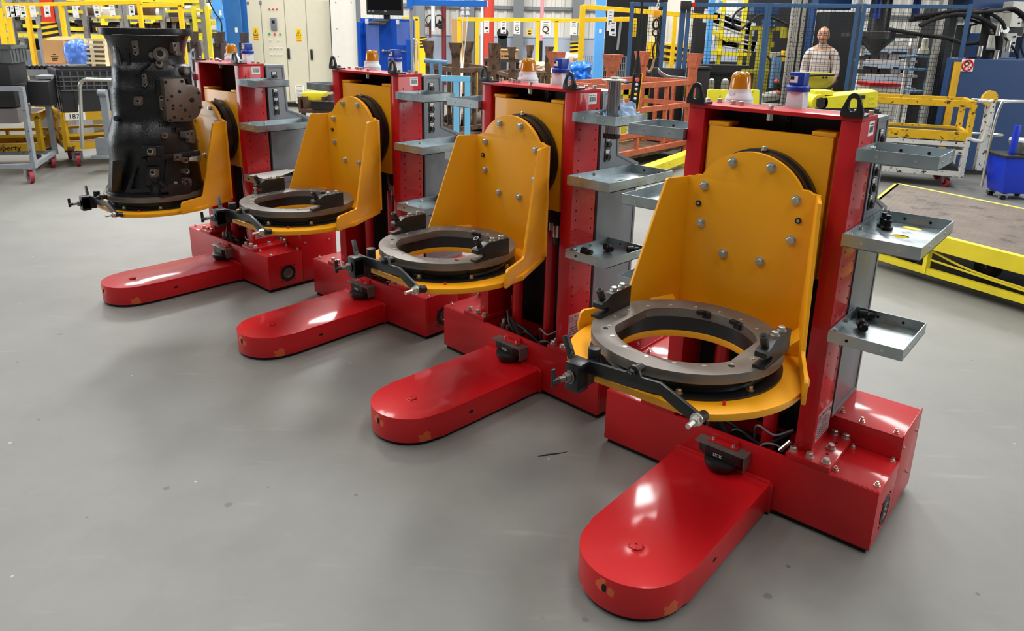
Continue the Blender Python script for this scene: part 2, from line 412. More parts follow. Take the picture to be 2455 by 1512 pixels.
    # ---- columns and crosshead
    for s in (-1, 1):
        x0, x1 = sorted((s * .224, s * .284))
        c = P(MB().box(x0, x1, .65, .812, .26, 1.386), 'column', RED, bevel=.004)
        hl = MB()
        for k in range(21):
            z = .45 + k * .0436
            for y in (.683, .79): hl.cyl((s * .2835, y, z - (.0 if y < .7 else .008)), (s * .2843, y, z - (.0 if y < .7 else .008)), .0042, 8)
        hl.build('screw_holes', DARK, c)
        x0, x1 = sorted((s * .212, s * .36))
        f = P(MB().box(x0, x1, .6065, .852, .2385, .261), 'column_foot', RED, bevel=.003)
        for (bx, by) in ((.229, .63), (.284, .631), (.339, .632), (.322, .736), (.339, .842), (.30, .842)):
            P(MB().hexbolt((s * bx, by, .261), (0, 0, 1), .0125, .015), 'bolt', ZINC, f)
        for (bx, by) in ((.325, .69), (.325, .785)):
            P(MB().cyl((s * bx, by, .261), (s * bx, by, .2615), .006, 10), 'hole', DARK, f)
        # lifting lug: plate with a slot, foot and bolt
        lug = MB(); cx = s * .2555
        o = [(cx - .033, .0), (cx + .033, 0), (cx + .033, .018)] + [(cx + .0185 * math.cos(t), .052 + .0185 * math.sin(t)) for t in [PI * (i / 10) * .86 + PI * .07 for i in range(11)]] + [(cx - .033, .018)]
        lug.prism([(a, b_ + 1.4) for a, b_ in o], .634, .644, xz, [slot(cx, 1.435, .022, .040)])
        lug.box(cx - .033, cx + .033, .644, .70, 1.3985, 1.4065)
        lo = P(lug, 'lifting_lug', BLACK, bevel=.0012)
        P(MB().hexbolt((cx, .68, 1.4065), (0, 0, 1), .0095, .011), 'bolt', ZINC, lo)
    n = P(MB().box(.2842, .2852, .666, .806, .298, .404), 'name_plate', PLATEM, label='engraved silver rating plate')
    text('M & A A 5', .0135, INK, n, (.2853, .705, .386), (0, 1, 0), (0, 0, 1))
    text('CE', .02, INK, n, (.2853, .772, .376), (0, 1, 0), (0, 0, 1))
    for i, (w_, x_) in enumerate(((.06, .71), (.05, .715), (.045, .718))):
        P(MB().box(.2852, .2854, x_, x_ + w_, .366 - i * .009, .3685 - i * .009), 'print_line', INK, n)
    for i, w_ in enumerate((.075, .11, .09, .12)):
        P(MB().box(.2852, .2854, .675, .675 + w_ * .9, .338 - i * .0105, .341 - i * .0105), 'print_line', INK, n)
    P(MB().tube([(.2853, .682 + .010 * math.cos(t), .378 + .016 * math.sin(t) * (1 if math.sin(t) > 0 else .5)) for t in [2 * PI * i / 18 for i in range(18)]], .0008, 5, True), 'emblem', INK, n)
    lb = P(MB().box(.2842, .285, .729, .784, 1.337, 1.381), 'barcode_label', PAPER, label='white barcode label')
    text('Trolley Number', .0068, INK, lb, (.2851, .733, 1.3705), (0, 1, 0), (0, 0, 1), depth=.0002)
    y = .737
    bars = MB()
    while y < .777:
        w_ = random.choice((.0007, .0012, .002)); bars.box(.285, .2852, y, y + w_, 1.347, 1.3665); y += w_ + random.choice((.0008, .0012, .0018))
    bars.build('barcode', INK, lb)
    tp = P(MB().box(-.284, .284, .65, .815, 1.386, 1.3985), 'top_plate', RED, bevel=.0015)
    for (bx, by) in ((-.27, .76), (-.235, .785), (.235, .77), (.27, .785), (-.012, .69), (-.165, .74), (-.135, .74)):
        P(MB().hexbolt((bx, by, 1.3985), (0, 0, 1), .0095, .011), 'bolt', ZINC, tp)
    P(MB().hexbolt((-.012, .69, 1.386), (0, 0, -1), .011, .022), 'bolt', ZINC, tp)
    bk = MB(); bk.box(-.224, .224, .800, .811, .86, 1.386)
    P(bk, 'mast_back_plate', mat('brown_black_plate', rgb(46, 36, 32), .5))
    ch = MB()
    for k in range(16): ch.box(-.012, .012, .783, .797, 1.36 - k * .03, 1.382 - k * .03)
    ch.box(-.02, .02, .79, .80, .9, 1.386); P(ch, 'lift_chain', BLACK)
    for s in (-1, 1):
        gl = MB(); gl.cyl((s * .105, .735, .05), (s * .105, .735, .75), .026, 18); P(gl, 'lift_cylinder', RED)
        P(MB().cyl((s * .105, .735, .75), (s * .105, .735, .9), .016, 14), 'piston_rod', ZINC)
        mb = MB(); mb.box(s * .15 - .03, s * .15 + .03, .69, .75, .80, .868); mb.cyl((s * .15, .72, .70), (s * .15, .72, .80), .02, 14)
        P(mb, 'guide_block', BLACK, bevel=.003)
        P(MB().cyl((s * .15, .72, .735), (s * .15, .72, .79), .0225, 16), 'collar', ZINC)
    # ---- hoses in the pit
    random.seed(3); ho = [[(-.19, .65, .1), (-.1, .68, .24), (.02, .7, .22), (.1, .74, .1)], [(-.15, .8, .05), (-.12, .7, .26), (-.02, .67, .2), (.04, .68, .05)],
        [(.19, .75, .27), (.1, .70, .20), (.0, .68, .23), (-.08, .7, .08)], [(.05, .8, .05), (.06, .72, .25), (.14, .69, .26), (.2, .7, .3)],
        [(-.2, .73, .12), (-.16, .68, .22), (-.1, .66, .16), (-.05, .66, .05)], [(.0, .78, .04), (-.04, .68, .19), (-.08, .66, .25), (-.14, .7, .3)], [(.12, .66, .06), (.1, .67, .2), (.16, .68, .23), (.2, .72, .16)]]
    for k, h in enumerate(ho):
        P(MB().tube(bez(h, 8), (.009, .012, .007, .004, .011, .006, .004)[k], 8), 'hose', (BLACK, RUBBER, BLACK, GREY, RUBBER, BLACK, GREY)[k])
    for (p, q) in (((-.13, .655, .20), (-.12, .66, .27)), ((-.10, .66, .16), (-.095, .66, .245)), ((.17, .68, .215), (.2, .69, .26)), ((.04, .66, .12), (.045, .655, .2))):
        P(MB().cyl(p, q, .009, 10), 'hose_fitting', ZINC)
    P(MB().box(-.199, .199, .864, 1.118, .022, .325), 'rear_fill_box', BLACK, bevel=.003)  # added black box, hides the bright floor seen through the rear gap
    vb = MB(); vb.box(-.05, .06, .74, .83, .04, .16); vb.box(.08, .15, .76, .84, .04, .2); P(vb, 'valve_block', BLACK, bevel=.003)
    # ---- control cabinet behind the columns
    prof = [(.828, .327), (.828, 1.388), (.951, 1.388), (.963, 1.108), (1.12, 1.052), (1.12, .327)]
    cb = P(MB().prism(prof, -.282, .282, yz), 'control_cabinet', GREY, bevel=.005, label='grey control cabinet')
    P(MB().box(-.272, .272, .8125, .828, .33, 1.38), 'black_gap_strip', RUBBER)  # black strip stands in for the shaded gap between column and cabinet
    rim = [(.845, .345), (.845, 1.372), (.938, 1.372), (.95, 1.1), (1.105, 1.04), (1.105, .345)]
    for s in (-1, 1):
        rm = MB().prism(prof, s * .282, s * .2855, yz, [rim]); P(rm, 'door_rim', GREY, cb, bevel=.001)
        for z in ((1.322, 1.215, 1.161, 1.106) if s > 0 else ()):
            pb = P(MB().box(s * .2822, s * .286, .862, .899, z - .026, z + .026), 'button_plate', BLACK, bevel=.001)
            P(MB().lathe([(0, .012), (.0125, .012), (.0155, .008), (.0155, 0)], 18, (s * .286, .880, z - .006), axis='X'), 'push_button', BLACK, pb)
            P(MB().lathe([(.0155, .002), (.018, .002), (.018, 0)], 18, (s * .286, .880, z - .006), axis='X', cap=False), 'bezel', ZINC, pb)
            P(MB().box(s * .286, s * .2866, .868, .893, z + .012, z + .024), 'button_label', PAPER, pb)
            P(MB().box(s * .2866, s * .2868, .871, .888, z + .0165, z + .0185), 'print_line', INK, pb)
    # ---- beacon and mains inlet standing on the cabinet
    B = (-.204, .872, 1.388)
    bb = P(MB().lathe([(.05, 0), (.05, .005), (.0475, .006), (.0475, .008), (.05, .009), (.05, .013), (.0475, .014), (.05, .018), (.05, .022), (.041, .038), (.0385, .046), (.0385, .056), (.0, .056)], 32, B), 'beacon', WHITEP)
    P(MB().cyl((B[0] - .012, B[1] - .038, B[2] + .042), (B[0] - .013, B[1] - .043, B[2] + .042), .012, 18), 'beacon_plug', WHITEP, bb)
    nn = 48; dm = []
    for (r, z) in ((.0385, .056), (.0375, .062), (.0345, .09), (.0325, .102), (.028, .111), (.018, .1155), (.0, .1165)):
        dm.append((r, z))
    d_ = MB().lathe(dm, nn, B)
    for i, v in enumerate(d_.v):
        k = i % nn
        if 0 < i // nn < 5 and k % 2: v.x = B[0] + (v.x - B[0]) * .972; v.y = B[1] + (v.y - B[1]) * .972
    P(d_, 'beacon_lens', AMBER, bb, smooth=20, label='ribbed amber beacon lens')
    P(MB().lathe([(.012, .056), (.012, .09), (0, .092)], 12, B), 'beacon_lamp', DSTEEL, bb)
    Q = (.005, .867)
    mi_ = P(MB().prism([(Q[0] - .031, 1.388), (Q[0] + .031, 1.388), (Q[0] + .0285, 1.449), (Q[0] - .0255, 1.449)], .84, .894, xz), 'mains_inlet', WHITEP, bevel=.003)
    P(MB().lathe([(.0, 1.449), (.039, 1.449), (.040, 1.452), (.040, 1.464), (.036, 1.469), (.0, 1.469)], 28, (Q[0], Q[1], 0)), 'inlet_collar', BLUEP, mi_)
    cap_ = P(MB().box(Q[0] - .025, Q[0] + .025, Q[1] - .025, Q[1] + .025, 1.469, 1.512), 'inlet_cap', BLUEP, mi_, bevel=.004)
    P(MB().box(Q[0] - .022, Q[0] + .004, Q[1] - .0258, Q[1] - .025, 1.478, 1.5), 'rating_label', PAPER, mi_)
    P(MB().box(Q[0] - .021, Q[0] - .008, Q[1] - .0261, Q[1] - .0258, 1.488, 1.498), 'print_line', INK, mi_)
    # ---- trays
    th = (circle(.395, .865, .026, 20), circle(.396, 1.015, .032, 20))
    for s in (-1, 1):
        for k, (y0, y1, z0, z1) in enumerate(((.628, .842, 1.272, 1.311), (.612, 1.065, 1.010, 1.050), (.620, .918, .690, .727))):
            x0, x1 = sorted((s * .2865, s * .508))
            hs = [[(s * a, b_) for a, b_ in h] for h in th] if k == 1 else ()
            tr = P(tray_mesh(x0, x1, y0, y1, z0, z1, hs), 'tray', GALV, smooth=0)
            zz = (z0 + z1) / 2
            for fx in (.345, .45): P(MB().cyl((s * fx, y0, zz), (s * fx, y0 - .0018, zz), .005, 12), 'rivet', ZINC if k != 2 or fx > .4 else DARK, tr)
            for fx in (.36, .44): P(MB().cyl((s * fx, y1 - .0035, zz), (s * fx, y1 - .003 - .001, zz), .005, 12), 'rivet', DARK, tr)
            for fy in (.25, .72):
                yy = y0 + (y1 - y0) * fy; P(MB().cyl((s * .508, yy, zz), (s * .5095, yy, zz), .004, 10), 'rivet', ZINC, tr)
            for yy in (.683, .79): P(MB().hexbolt((s * .2895, yy, zz + .004), (s, 0, 0), .007, .007), 'bolt', ZINC, tr)
    # ---- moving carriage (parts flagged 'lift' ride up and down)
    def L(o): o['lift'] = 1; return o
    c = MB(); c.box(-.207, .207, .66, .683, .866, 1.331); c.box(-.216, .216, .683, .705, .866, 1.322)
    for s in (-1, 1):
        x0, x1 = sorted((s * .138, s * .212)); c.box(x0, x1, .66, .745, 1.331, 1.345)
        x0, x1 = sorted((s * .195, s * .222)); c.box(x0, x1, .683, .76, .866, 1.331)
    L(P(c, 'carriage_plate', YEL, bevel=.003))
    d = MB(); d.lathe([(0, .575), (.172, .575), (.172, .59), (.19, .592), (.19, .628), (.197, .63), (.197, .652), (.19, .66), (0, .66)], 56, (0, 0, 1.079), axis='Y')
    L(P(d, 'slew_bearing', DSTEEL)); 
    L(P(MB().hexbolt((.008, .622, 1.272), (0, 0, 1), .008, .012), 'grease_nipple', ZINC))
    # cradle bracket: arched back plate, two splayed cheeks, floor plate
    arch = [(-.222, .685), (.222, .685), (.222, 1.166), (.2, 1.168), (.186, 1.176)]
    arch += [(.193 * math.cos(t), 1.079 + .193 * math.sin(t)) for t in [math.radians(30 + 120 * i / 28) for i in range(29)]]
    arch += [(-.186, 1.176), (-.2, 1.168), (-.222, 1.166)]
    ba = MB().prism(arch, .555, .572, xz)
    bp = L(P(ba, 'cradle_back_plate', YEL, bevel=.003))
    for k in range(8):
        t = math.radians(22.5 + 45 * k); P(MB().hexbolt((.167 * math.cos(t), .555, 1.079 + .167 * math.sin(t)), (0, -1, 0), .0125, .012), 'bolt', ZINC, bp)
    for s in (-1, 1):
        P(MB().cyl((s * .169, .555, 1.08), (s * .169, .549, 1.08), .0095, 16), 'socket_screw', BLACK, bp)
        P(MB().cyl((s * .169, .549, 1.08), (s * .169, .5485, 1.08), .005, 6), 'hex_socket', ZINC, bp)
    dr = Vector((.153, -.371)).normalized()
    chk = [(0, .672), (.41, .672), (.413, .70), (.405, .735), (.393, .745), (.238, .745), (.228, .752), (.092, 1.160), (.085, 1.166), (0, 1.166)]
    for s in (-1, 1):
        nx = Vector((-dr.y, dr.x))
        fm = lambda a, z, c_, s=s: (s * (.222 + dr.x * a + nx.x * c_), .555 + dr.y * a + nx.y * c_ + (.006 if a < .001 else 0), z)
        L(P(MB().prism(chk, -.012, .0, fm), 'cradle_cheek', YEL, bevel=.003))
        g = MB(); g.prism([(.0, .69), (.062, .69), (0, .752)], 0, .10, lambda a, z, c_, s=s: (s * (.218 + dr.x * (.02 + c_) - (1) * a * .92), .55 + dr.y * (.02 + c_) - a * .38, z))
        L(P(g, 'gusset', YEL, bevel=.002))
    cyc = .2
    fp = [(-.222, .556), (-.345, .3)]
    a0 = math.asin((-.092 - cyc) / .352)
    fp += [(-.352 * math.cos(t), cyc + .352 * math.sin(t)) for t in [.22 + (a0 - .22) * i / 18 for i in range(19)]]
    fp += [(.352 * math.cos(t), cyc + .352 * math.sin(t)) for t in [a0 + (.22 - a0) * i / 18 for i in range(19)]]
    fp += [(.345, .3), (.222, .556)]
    L(P(MB().prism(fp, .669, .69, holes=[circle(0, cyc, .2, 48)]), 'cradle_floor_plate', YEL, bevel=.002))
    # turntable: black bearing housing, steel ring, screws
    hs = MB().lathe([(.203, .69), (.285, .69), (.285, .697), (.248, .698), (.243, .705), (.243, .728), (.268, .7305), (.268, .7375), (.203, .7375), (.203, .69)], 64, (0, cyc, 0), cap=False)
    hb = L(P(hs, 'bearing_housing', BLACK))
    for k in range(8):
        t = math.radians(-65 + 45 * k); P(MB().hexbolt((.262 * math.cos(t), cyc + .262 * math.sin(t), .697), (0, 0, 1), .009, .011), 'bolt', mat('brass_bolt', rgb(214, 196, 150), .3, .8) if k == 0 else MATS['brass_bolt'], hb)
    P(MB().hexbolt((.226, -.004, .69), (0, 0, 1), .0045, .012, False), 'grease_nipple', SCREWR, hb)
    inn = []
    for i in range(72):
        t = 2 * PI * i / 72; x_, y_ = .208 * math.cos(t), .208 * math.sin(t); inn.append((max(-.186, min(.186, x_)), cyc - .006 + y_))
    ri = L(P(MB().prism(circle(0, cyc, .283, 88), .7375, .767, holes=[inn]), 'turntable_ring', STEEL, bevel=.0016))
    for k in range(18):
        t = 2 * PI * (k + .5) / 18; rr = .229
        p_ = (rr * math.cos(t), cyc + rr * math.sin(t))
        P(MB().lathe([(0, .7675), (.003, .7675), (.0035, .7683), (.0065, .7683), (.0068, .767)], 12, (p_[0], p_[1], 0)), 'ring_screw', ZINC, ri)
    for (px_, py_, r_) in ((-.195, .06, .008), (.202, .075, .009), (.262, .16, .011)):
        P(MB().cyl((px_, py_, .767), (px_, py_, .7674), r_, 16), 'hole', DARK, ri)
    for a in (101, 68):
        t = math.radians(a); rr = .2; nb = MB(); ux, uy = math.cos(t), math.sin(t)
        for (o_, w_, z0) in ((-.01, .012, .748), (.006, .016, .756)):
            c0 = Vector((rr * ux, cyc - .004 + rr * uy, 0)); e = Vector((-uy, ux, 0)); f_ = Vector((ux, uy, 0))
            q = [c0 + e * (o_ - w_) - f_ * .004, c0 + e * (o_ + w_) - f_ * .004, c0 + e * (o_ + w_) + f_ * .014, c0 + e * (o_ - w_) + f_ * .014]
            nb.hexa([p + Vector((0, 0, z0)) for p in q] + [p + Vector((0, 0, .7676)) for p in q])
        P(nb, 'notch', DARK, ri)
    # jaws
    for s in (-1, 1):
        jp = [(.282, 0), (.282, .068), (.168, .068), (.138, .054), (.118, .052), (.112, .046), (.112, .031), (.150, .028), (.157, .019), (.150, .010), (.106, .009), (.106, 0)]
        x0, x1 = sorted((s * .246, s * .281))
        j = L(P(MB().prism([(a + .0, z + .767) for a, z in jp], x0, x1, yz), 'clamp_jaw', BLACK, bevel=.0015))
        for by in (.205, .253): P(MB().hexbolt((s * .263, by, .833), (0, 0, 1), .0105, .011), 'bolt', ZINC, j)
        pn = MB(); pn.cyl((s * .263, .150, .80), (s * .263, .119, .860), .0115, 16); P(pn, 'pin', BLACK, j)
        P(MB().cyl((s * .263, .1192, .8596), (s * .263, .1184, .8612), .0065, 6), 'hex_socket', DARK, j)
    # swing arm across the front
    ap = [(.229, .690), (.218, .681), (.203, .683), (.160, .697), (.1, .724), (.012, .713), (-.137, .709), (-.180, .716), (-.180, .747), (-.134, .746), (-.002, .754), (.003, .771), (.012, .779), (.027, .779), (.036, .771), (.044, .753), (.10, .757), (.15, .738), (.224, .707)]
    am = MB().prism(ap, -.130, -.118, xz)
    am.hexa([Vector(p) for p in ((-.18, -.130, .716), (-.18, -.118, .716), (-.194, -.114, .730), (-.196, -.128, .730), (-.178, -.130, .747), (-.178, -.118, .747), (-.184, -.114, .756), (-.186, -.128, .756))])
    am.hexa([Vector(p) for p in ((-.196, -.128, .730), (-.194, -.114, .730), (-.222, -.112, .790), (-.224, -.122, .790), (-.186, -.128, .756), (-.184, -.114, .756), (-.206, -.112, .797), (-.208, -.122, .797))])
    ar = L(P(am, 'swing_arm', BLACK, bevel=.002))
    P(MB().hexbolt((.212, -.130, .696), (0, -1, 0), .0135, .016, True, .03), 'pivot_bolt', ZINC, ar)
    P(MB().cyl((.212, -.118, .696), (.212, -.09, .69), .014, 14), 'pivot_spacer', BLACK, ar)
    P(MB().hexbolt((.0195, -.130, .762), (0, -1, 0), .011, .012, True, .008), 'roller_bolt', BLACK, ar)
    P(MB().cyl((.0195, -.118, .762), (.0195, -.09, .762), .013, 16), 'roller', BLACK, ar)
    ck = MB().box(-.168, -.118, -.178, -.131, .664, .750); ck.box(-.13, -.118, -.178, -.10, .672, .745); cl = L(P(ck, 'clamp_block', BLACK, bevel=.006))
    P(MB().hexbolt((-.150, -.178, .708), (-.3, -1, 0), .016, .014, True, .02), 'nut', STEEL, cl)
    hnd = MB(); hnd.cyl((-.155, -.192, .708), (-.168, -.235, .706), .008, 12); hnd.bar((-.166, -.23, .69), (-.170, -.23, .742), .007, .014)
    P(hnd, 'handle', BLACK, cl, bevel=.002)
    L(P(MB().cyl((-.132, -.09, .69), (-.132, -.09, .772), .018, 20), 'stop_post', BLACK, bevel=.002))
    return T
trolley = make_trolley()
POSES = ((.38154, 1.87946, -.69630), (-.43286, 2.77614, -.77106), (-1.27616, 3.53220, -.70520), (-2.34542, 4.20182, -.70959))
LABELS = ('nearest red and yellow lifting trolley with two black fittings on its tray, rightmost of four',
          'red and yellow lifting trolley with a blue cloth and steel roller on its top tray',
          'red and yellow lifting trolley with an empty ring, second from the left of four',
          'farthest red and yellow lifting trolley carrying the black casting')
TROLLEYS = [trolley] + [copy_tree(trolley) for _ in range(3)]
LIFT = (0, .003, -.002, -.110)
for o, p, l, dz in zip(TROLLEYS, POSES, LABELS, LIFT):
    o.location = (p[0], p[1], 0); o.rotation_euler = (0, 0, p[2]); tag(o, l, 'trolley', 'red and yellow lifting trolleys in a row')
    for ch in o.children:
        if ch.get('lift'): ch.location.z += dz
def tl(i, x, y, z):
    """point on trolley i (0 nearest) in world space"""
    px_, py_, t = POSES[i]; return Vector((px_ + math.cos(t) * x - math.sin(t) * y, py_ + math.sin(t) * x + math.cos(t) * y, z))
# ------------------------------------------------------------------ hall shell
CLAD = mat('pale_cladding', rgb(216, 214, 206), .55, var=.05, scale=2.5, streak=(1, 1, .15))
DADO = mat('pale_blue_dado', rgb(168, 178, 194), .5, var=.03)
WSTEEL = mat('grey_stanchion_steel', rgb(120, 124, 128), .5)
CEIL = mat('ceiling_sheet', rgb(84, 86, 88), .7)
WALLG = mat('hall_wall_paint', rgb(92, 94, 96), .7, var=.04)
BY = 24.0
b = MB(); x = -20.0
prof = []
while x < 16.0:
    prof += [(x, BY), (x + .16, BY), (x + .19, BY - .035), (x + .27, BY - .035)]; x += .3
prof += [(16.0, BY), (16.0, BY + .1), (-20.0, BY + .1)]
b.prism(prof, 0, 8.0)
wb = struct('wall_back', b, CLAD, smooth=0)
for z in (2.35, 3.6, 5.0):
    MB().box(-20, 16, BY - .13, BY - .037, z - .05, z + .05).build('girt_rail', WSTEEL, wb)
for u in (1000, 1125, 1243, 1385, 1600, 700, 400):
    p = at(u, 40, BY - .3); c = MB(); c.box(p.x - .16, p.x + .16, BY - .36, BY - .34, 0, 8); c.box(p.x - .16, p.x + .16, BY - .14, BY - .12, 0, 8); c.box(p.x - .012, p.x + .012, BY - .34, BY - .14, 0, 8)
    c.build('stanchion', WSTEEL, wb, smooth=0)
d = MB().box(-20, 16, BY - .118, BY - .04, 0, 1.46); d.box(-20, 16, BY - .14, BY - .04, 1.46, 1.5)
struct('trim_1', d, DADO)
struct('wall_left', MB().box(-20.2, -20, -7, BY + .1, 0, 8), WALLG)
struct('wall_right', MB().box(16, 16.2, -7, BY + .1, 0, 8), WALLG)
struct('wall_front', MB().box(-20, 16, -7.2, -7, 0, 8), WALLG)
struct('ceiling', MB().box(-20.2, 16.2, -7.2, BY + .1, 8, 8.2), CEIL)
# ------------------------------------------------------------------ black gearbox casting on the farthest trolley
CAST = mat('black_cast_iron', rgb(20, 21, 23), .36, var=.15, scale=12, bump=.35, bscale=90, rvar=.1)
MACH = mat('machined_brown_iron', rgb(104, 92, 84), .4, .55, var=.12, scale=20)
BORE = mat('bright_bore', rgb(200, 196, 186), .25, .9)
cc = tl(3, 0, .2, .767 - .110)
vdir = Vector((cc.x, cc.y, 0)).normalized(); rdir = Vector((vdir.y, -vdir.x, 0))
cast = thing('gearbox_casting', 'tall black cast iron gearbox housing with brown machined pads', 'casting', cc, 0)
def hz(u, v):
    """(side offset, height) of a pixel on the upright plane through the casting axis facing the camera"""
    d_ = CR * ((u - PCX) / FPX) - CU * ((v - PCY) / FPX) + CF
    o_ = Vector((0, 0, CAMH)); k = ((cc - o_).dot(vdir)) / d_.dot(vdir); p = o_ + d_ * k
    return (p - cc).dot(rdir), p.z - cc.z
rows = []   # (left px, right px, row v) silhouettes, bottom to top
for (ul, ur, v, sq) in ((256, 490, 470, 2.2), (255, 492, 462, 2.2), (262, 486, 452, 2.2), (263, 484, 436, 2.3), (264, 480, 415, 2.4), (264, 478, 385, 2.5), (261, 476, 362, 2.4), (261, 472, 335, 2.3), (267, 466, 312, 2.4), (271, 462, 295, 2.5), (269, 462, 270, 2.6),
                        (267, 464, 240, 2.8), (266, 465, 228, 2.8), (270, 462, 222, 2.8), (269, 461, 190, 2.8), (269, 458, 178, 2.8), (272, 446, 172, 2.6), (271, 444, 160, 2.5), (266, 446, 140, 2.5), (258, 450, 120, 2.6), (250, 454, 106, 3.0), (249, 455, 105, 3.2)):
    (a, z1), (c_, z2) = hz(ul, v), hz(ur, v); rows.append(((a + c_) / 2, (c_ - a) / 2, (z1 + z2) / 2, sq))
z0 = rows[0][2]; rows = [(c_, r, z - z0, q) for c_, r, z, q in rows]
def cast_body():
    b = MB(); n = 64; P = []; F = []
    for (c_, r, z, q) in rows:
        for i in range(n):
            t = 2 * PI * i / n; ct, st = math.cos(t), math.sin(t); rr = r / ((abs(ct) ** q + abs(st) ** q) ** (1 / q))
            rr *= 1 + .012 * noise.noise((ct * 2, st * 2, z * 5))
            zf = z - (hz(320, 348)[1] - z0); rr += .045 * math.exp(-((t - 4.45) / .75) ** 2 - (zf / .075) ** 2)
            P.append(rdir * (c_ + rr * ct) + vdir * (rr * st * .94) + Vector((0, 0, z)))
    for k in range(len(rows) - 1):
        for i in range(n): F.append((k * n + i, k * n + (i + 1) % n, (k + 1) * n + (i + 1) % n, (k + 1) * n + i))
    F.append(tuple(range(n - 1, -1, -1))); F.append(tuple((len(rows) - 1) * n + i for i in range(n)))
    return b.add(P, F)
cbm = cast_body()
body = cbm.build('housing', CAST, cast, smooth=50)
bv = BVHTree.FromPolygons([tuple(v) for v in cbm.v], cbm.f)
def hit(u, v):
    d_ = (CR * ((u - PCX) / FPX) - CU * ((v - PCY) / FPX) + CF).normalized()
    o_ = Vector((0, 0, CAMH)) - cc
    p, n_, i_, t_ = bv.ray_cast(o_, d_)
    if p is None:
        s_, z_ = hz(u, v); p = rdir * s_ + Vector((0, 0, z_)) - vdir * .1; n_ = -vdir
    n_ = Vector((n_.x, n_.y, 0)).normalized()
    if n_.dot(vdir) > 0: n_ = -n_
    return p, n_
def pad(poly, proud=.012, name='machined_pad', m_=MACH, base=None, depth=.02, parent=cast, face=None, bevel=.0015):
    """flat machined pad through pixel outline, standing proud of the skin"""
    cu_, cv_ = sum(p[0] for p in poly) / len(poly), sum(p[1] for p in poly) / len(poly)
    p, n_ = hit(cu_, cv_)
    if face is not None: n_ = face
    p = p + n_ * proud; o_ = Vector((0, 0, CAMH)) - cc; pts = []
    for (u, v) in poly:
        d_ = CR * ((u - PCX) / FPX) - CU * ((v - PCY) / FPX) + CF; k = (p - o_).dot(n_) / d_.dot(n_); pts.append(o_ + d_ * k)
    b_ = MB(); n = len(pts); back = [q - n_ * (proud + depth) for q in pts]
    b_.add(pts + back, [tuple(range(n)), tuple(range(2 * n - 1, n - 1, -1))] + [(i, (i + 1) % n, n + (i + 1) % n, n + i) for i in range(n)])
    return b_.build(name, m_, parent, smooth=25, bevel=bevel), p, n_
def bore(u, v, p, n_, r, parent, m_=DARK, name='bolt_hole'):
    o_ = Vector((0, 0, CAMH)) - cc; d_ = CR * ((u - PCX) / FPX) - CU * ((v - PCY) / FPX) + CF; q = o_ + d_ * ((p - o_).dot(n_) / d_.dot(n_))
    MB().cyl(q, q + n_ * .0012, r, 14).build(name, m_, parent)
def rr_(x0, y0, x1, y1, c_=2):  # rounded rectangle outline in pixels
    return [(x0 + c_, y0), (x1 - c_, y0), (x1, y0 + c_), (x1, y1 - c_), (x1 - c_, y1), (x0 + c_, y1), (x0, y1 - c_), (x0, y0 + c_)]
# top flange
(fa, fz), (fb, _) = hz(237, 97), hz(462, 97)
fl = MB(); zt = hz(350, 89)[1] - z0; zb = hz(350, 104)[1] - z0
o_ = []
for i in range(48):
    t = 2 * PI * i / 48; q = 3.2; r = (fb - fa) / 2 / ((abs(math.cos(t)) ** q + abs(math.sin(t)) ** q) ** (1 / q)); o_.append((r * math.cos(t), r * math.sin(t) * .9))
cx_ = (fa + fb) / 2
fl.prism(o_, zb, zt, lambda a, b_, c_: rdir * (cx_ + a) + vdir * b_ + Vector((0, 0, c_)), [[(a * .72, b_ * .72) for a, b_ in o_]])
fl.build('top_flange', CAST, cast, bevel=.003)
bf = MB(); bf.lathe([(.16, -.004), (.262, -.004), (.262, .014), (.255, .018), (.16, .018)], 56, (0, 0, 0)); bf.build('bottom_flange', CAST, cast)
for u in (258, 318, 322, 420): pass
for (uu, vv) in ((241, 92),):
    p, n_ = hit(260, 120)
# cable-like ribs and bosses in cast black
for (poly, pr) in (([(268, 106), (278, 106), (290, 168), (284, 172)], .01), ([(300, 106), (308, 106), (312, 165), (306, 168)], .008), ([(262, 385), (270, 385), (268, 460), (258, 460)], .03), ([(318, 410), (326, 405), (312, 460), (300, 462)], .03), ([(310, 455), (360, 452), (362, 460), (308, 462)], .03)):
    pad(poly, pr, 'rib', CAST)
pad(rr_(374, 184, 440, 236, 8), .012, 'boss', CAST, bevel=.006)
pad(rr_(338, 350, 395, 374, 5), .03, 'boss', CAST, bevel=.005)
pad(rr_(350, 400, 385, 436, 5), .02, 'boss', CAST, bevel=.005)
pad([(356, 376), (480, 360), (482, 372), (358, 388)], .016, 'rib', CAST, bevel=.003)
pad([(320, 178), (358, 146), (361, 150), (326, 180)], .02, 'rib', CAST)
pad([(400, 372), (404, 372), (398, 440), (393, 440)], .02, 'rib', CAST)
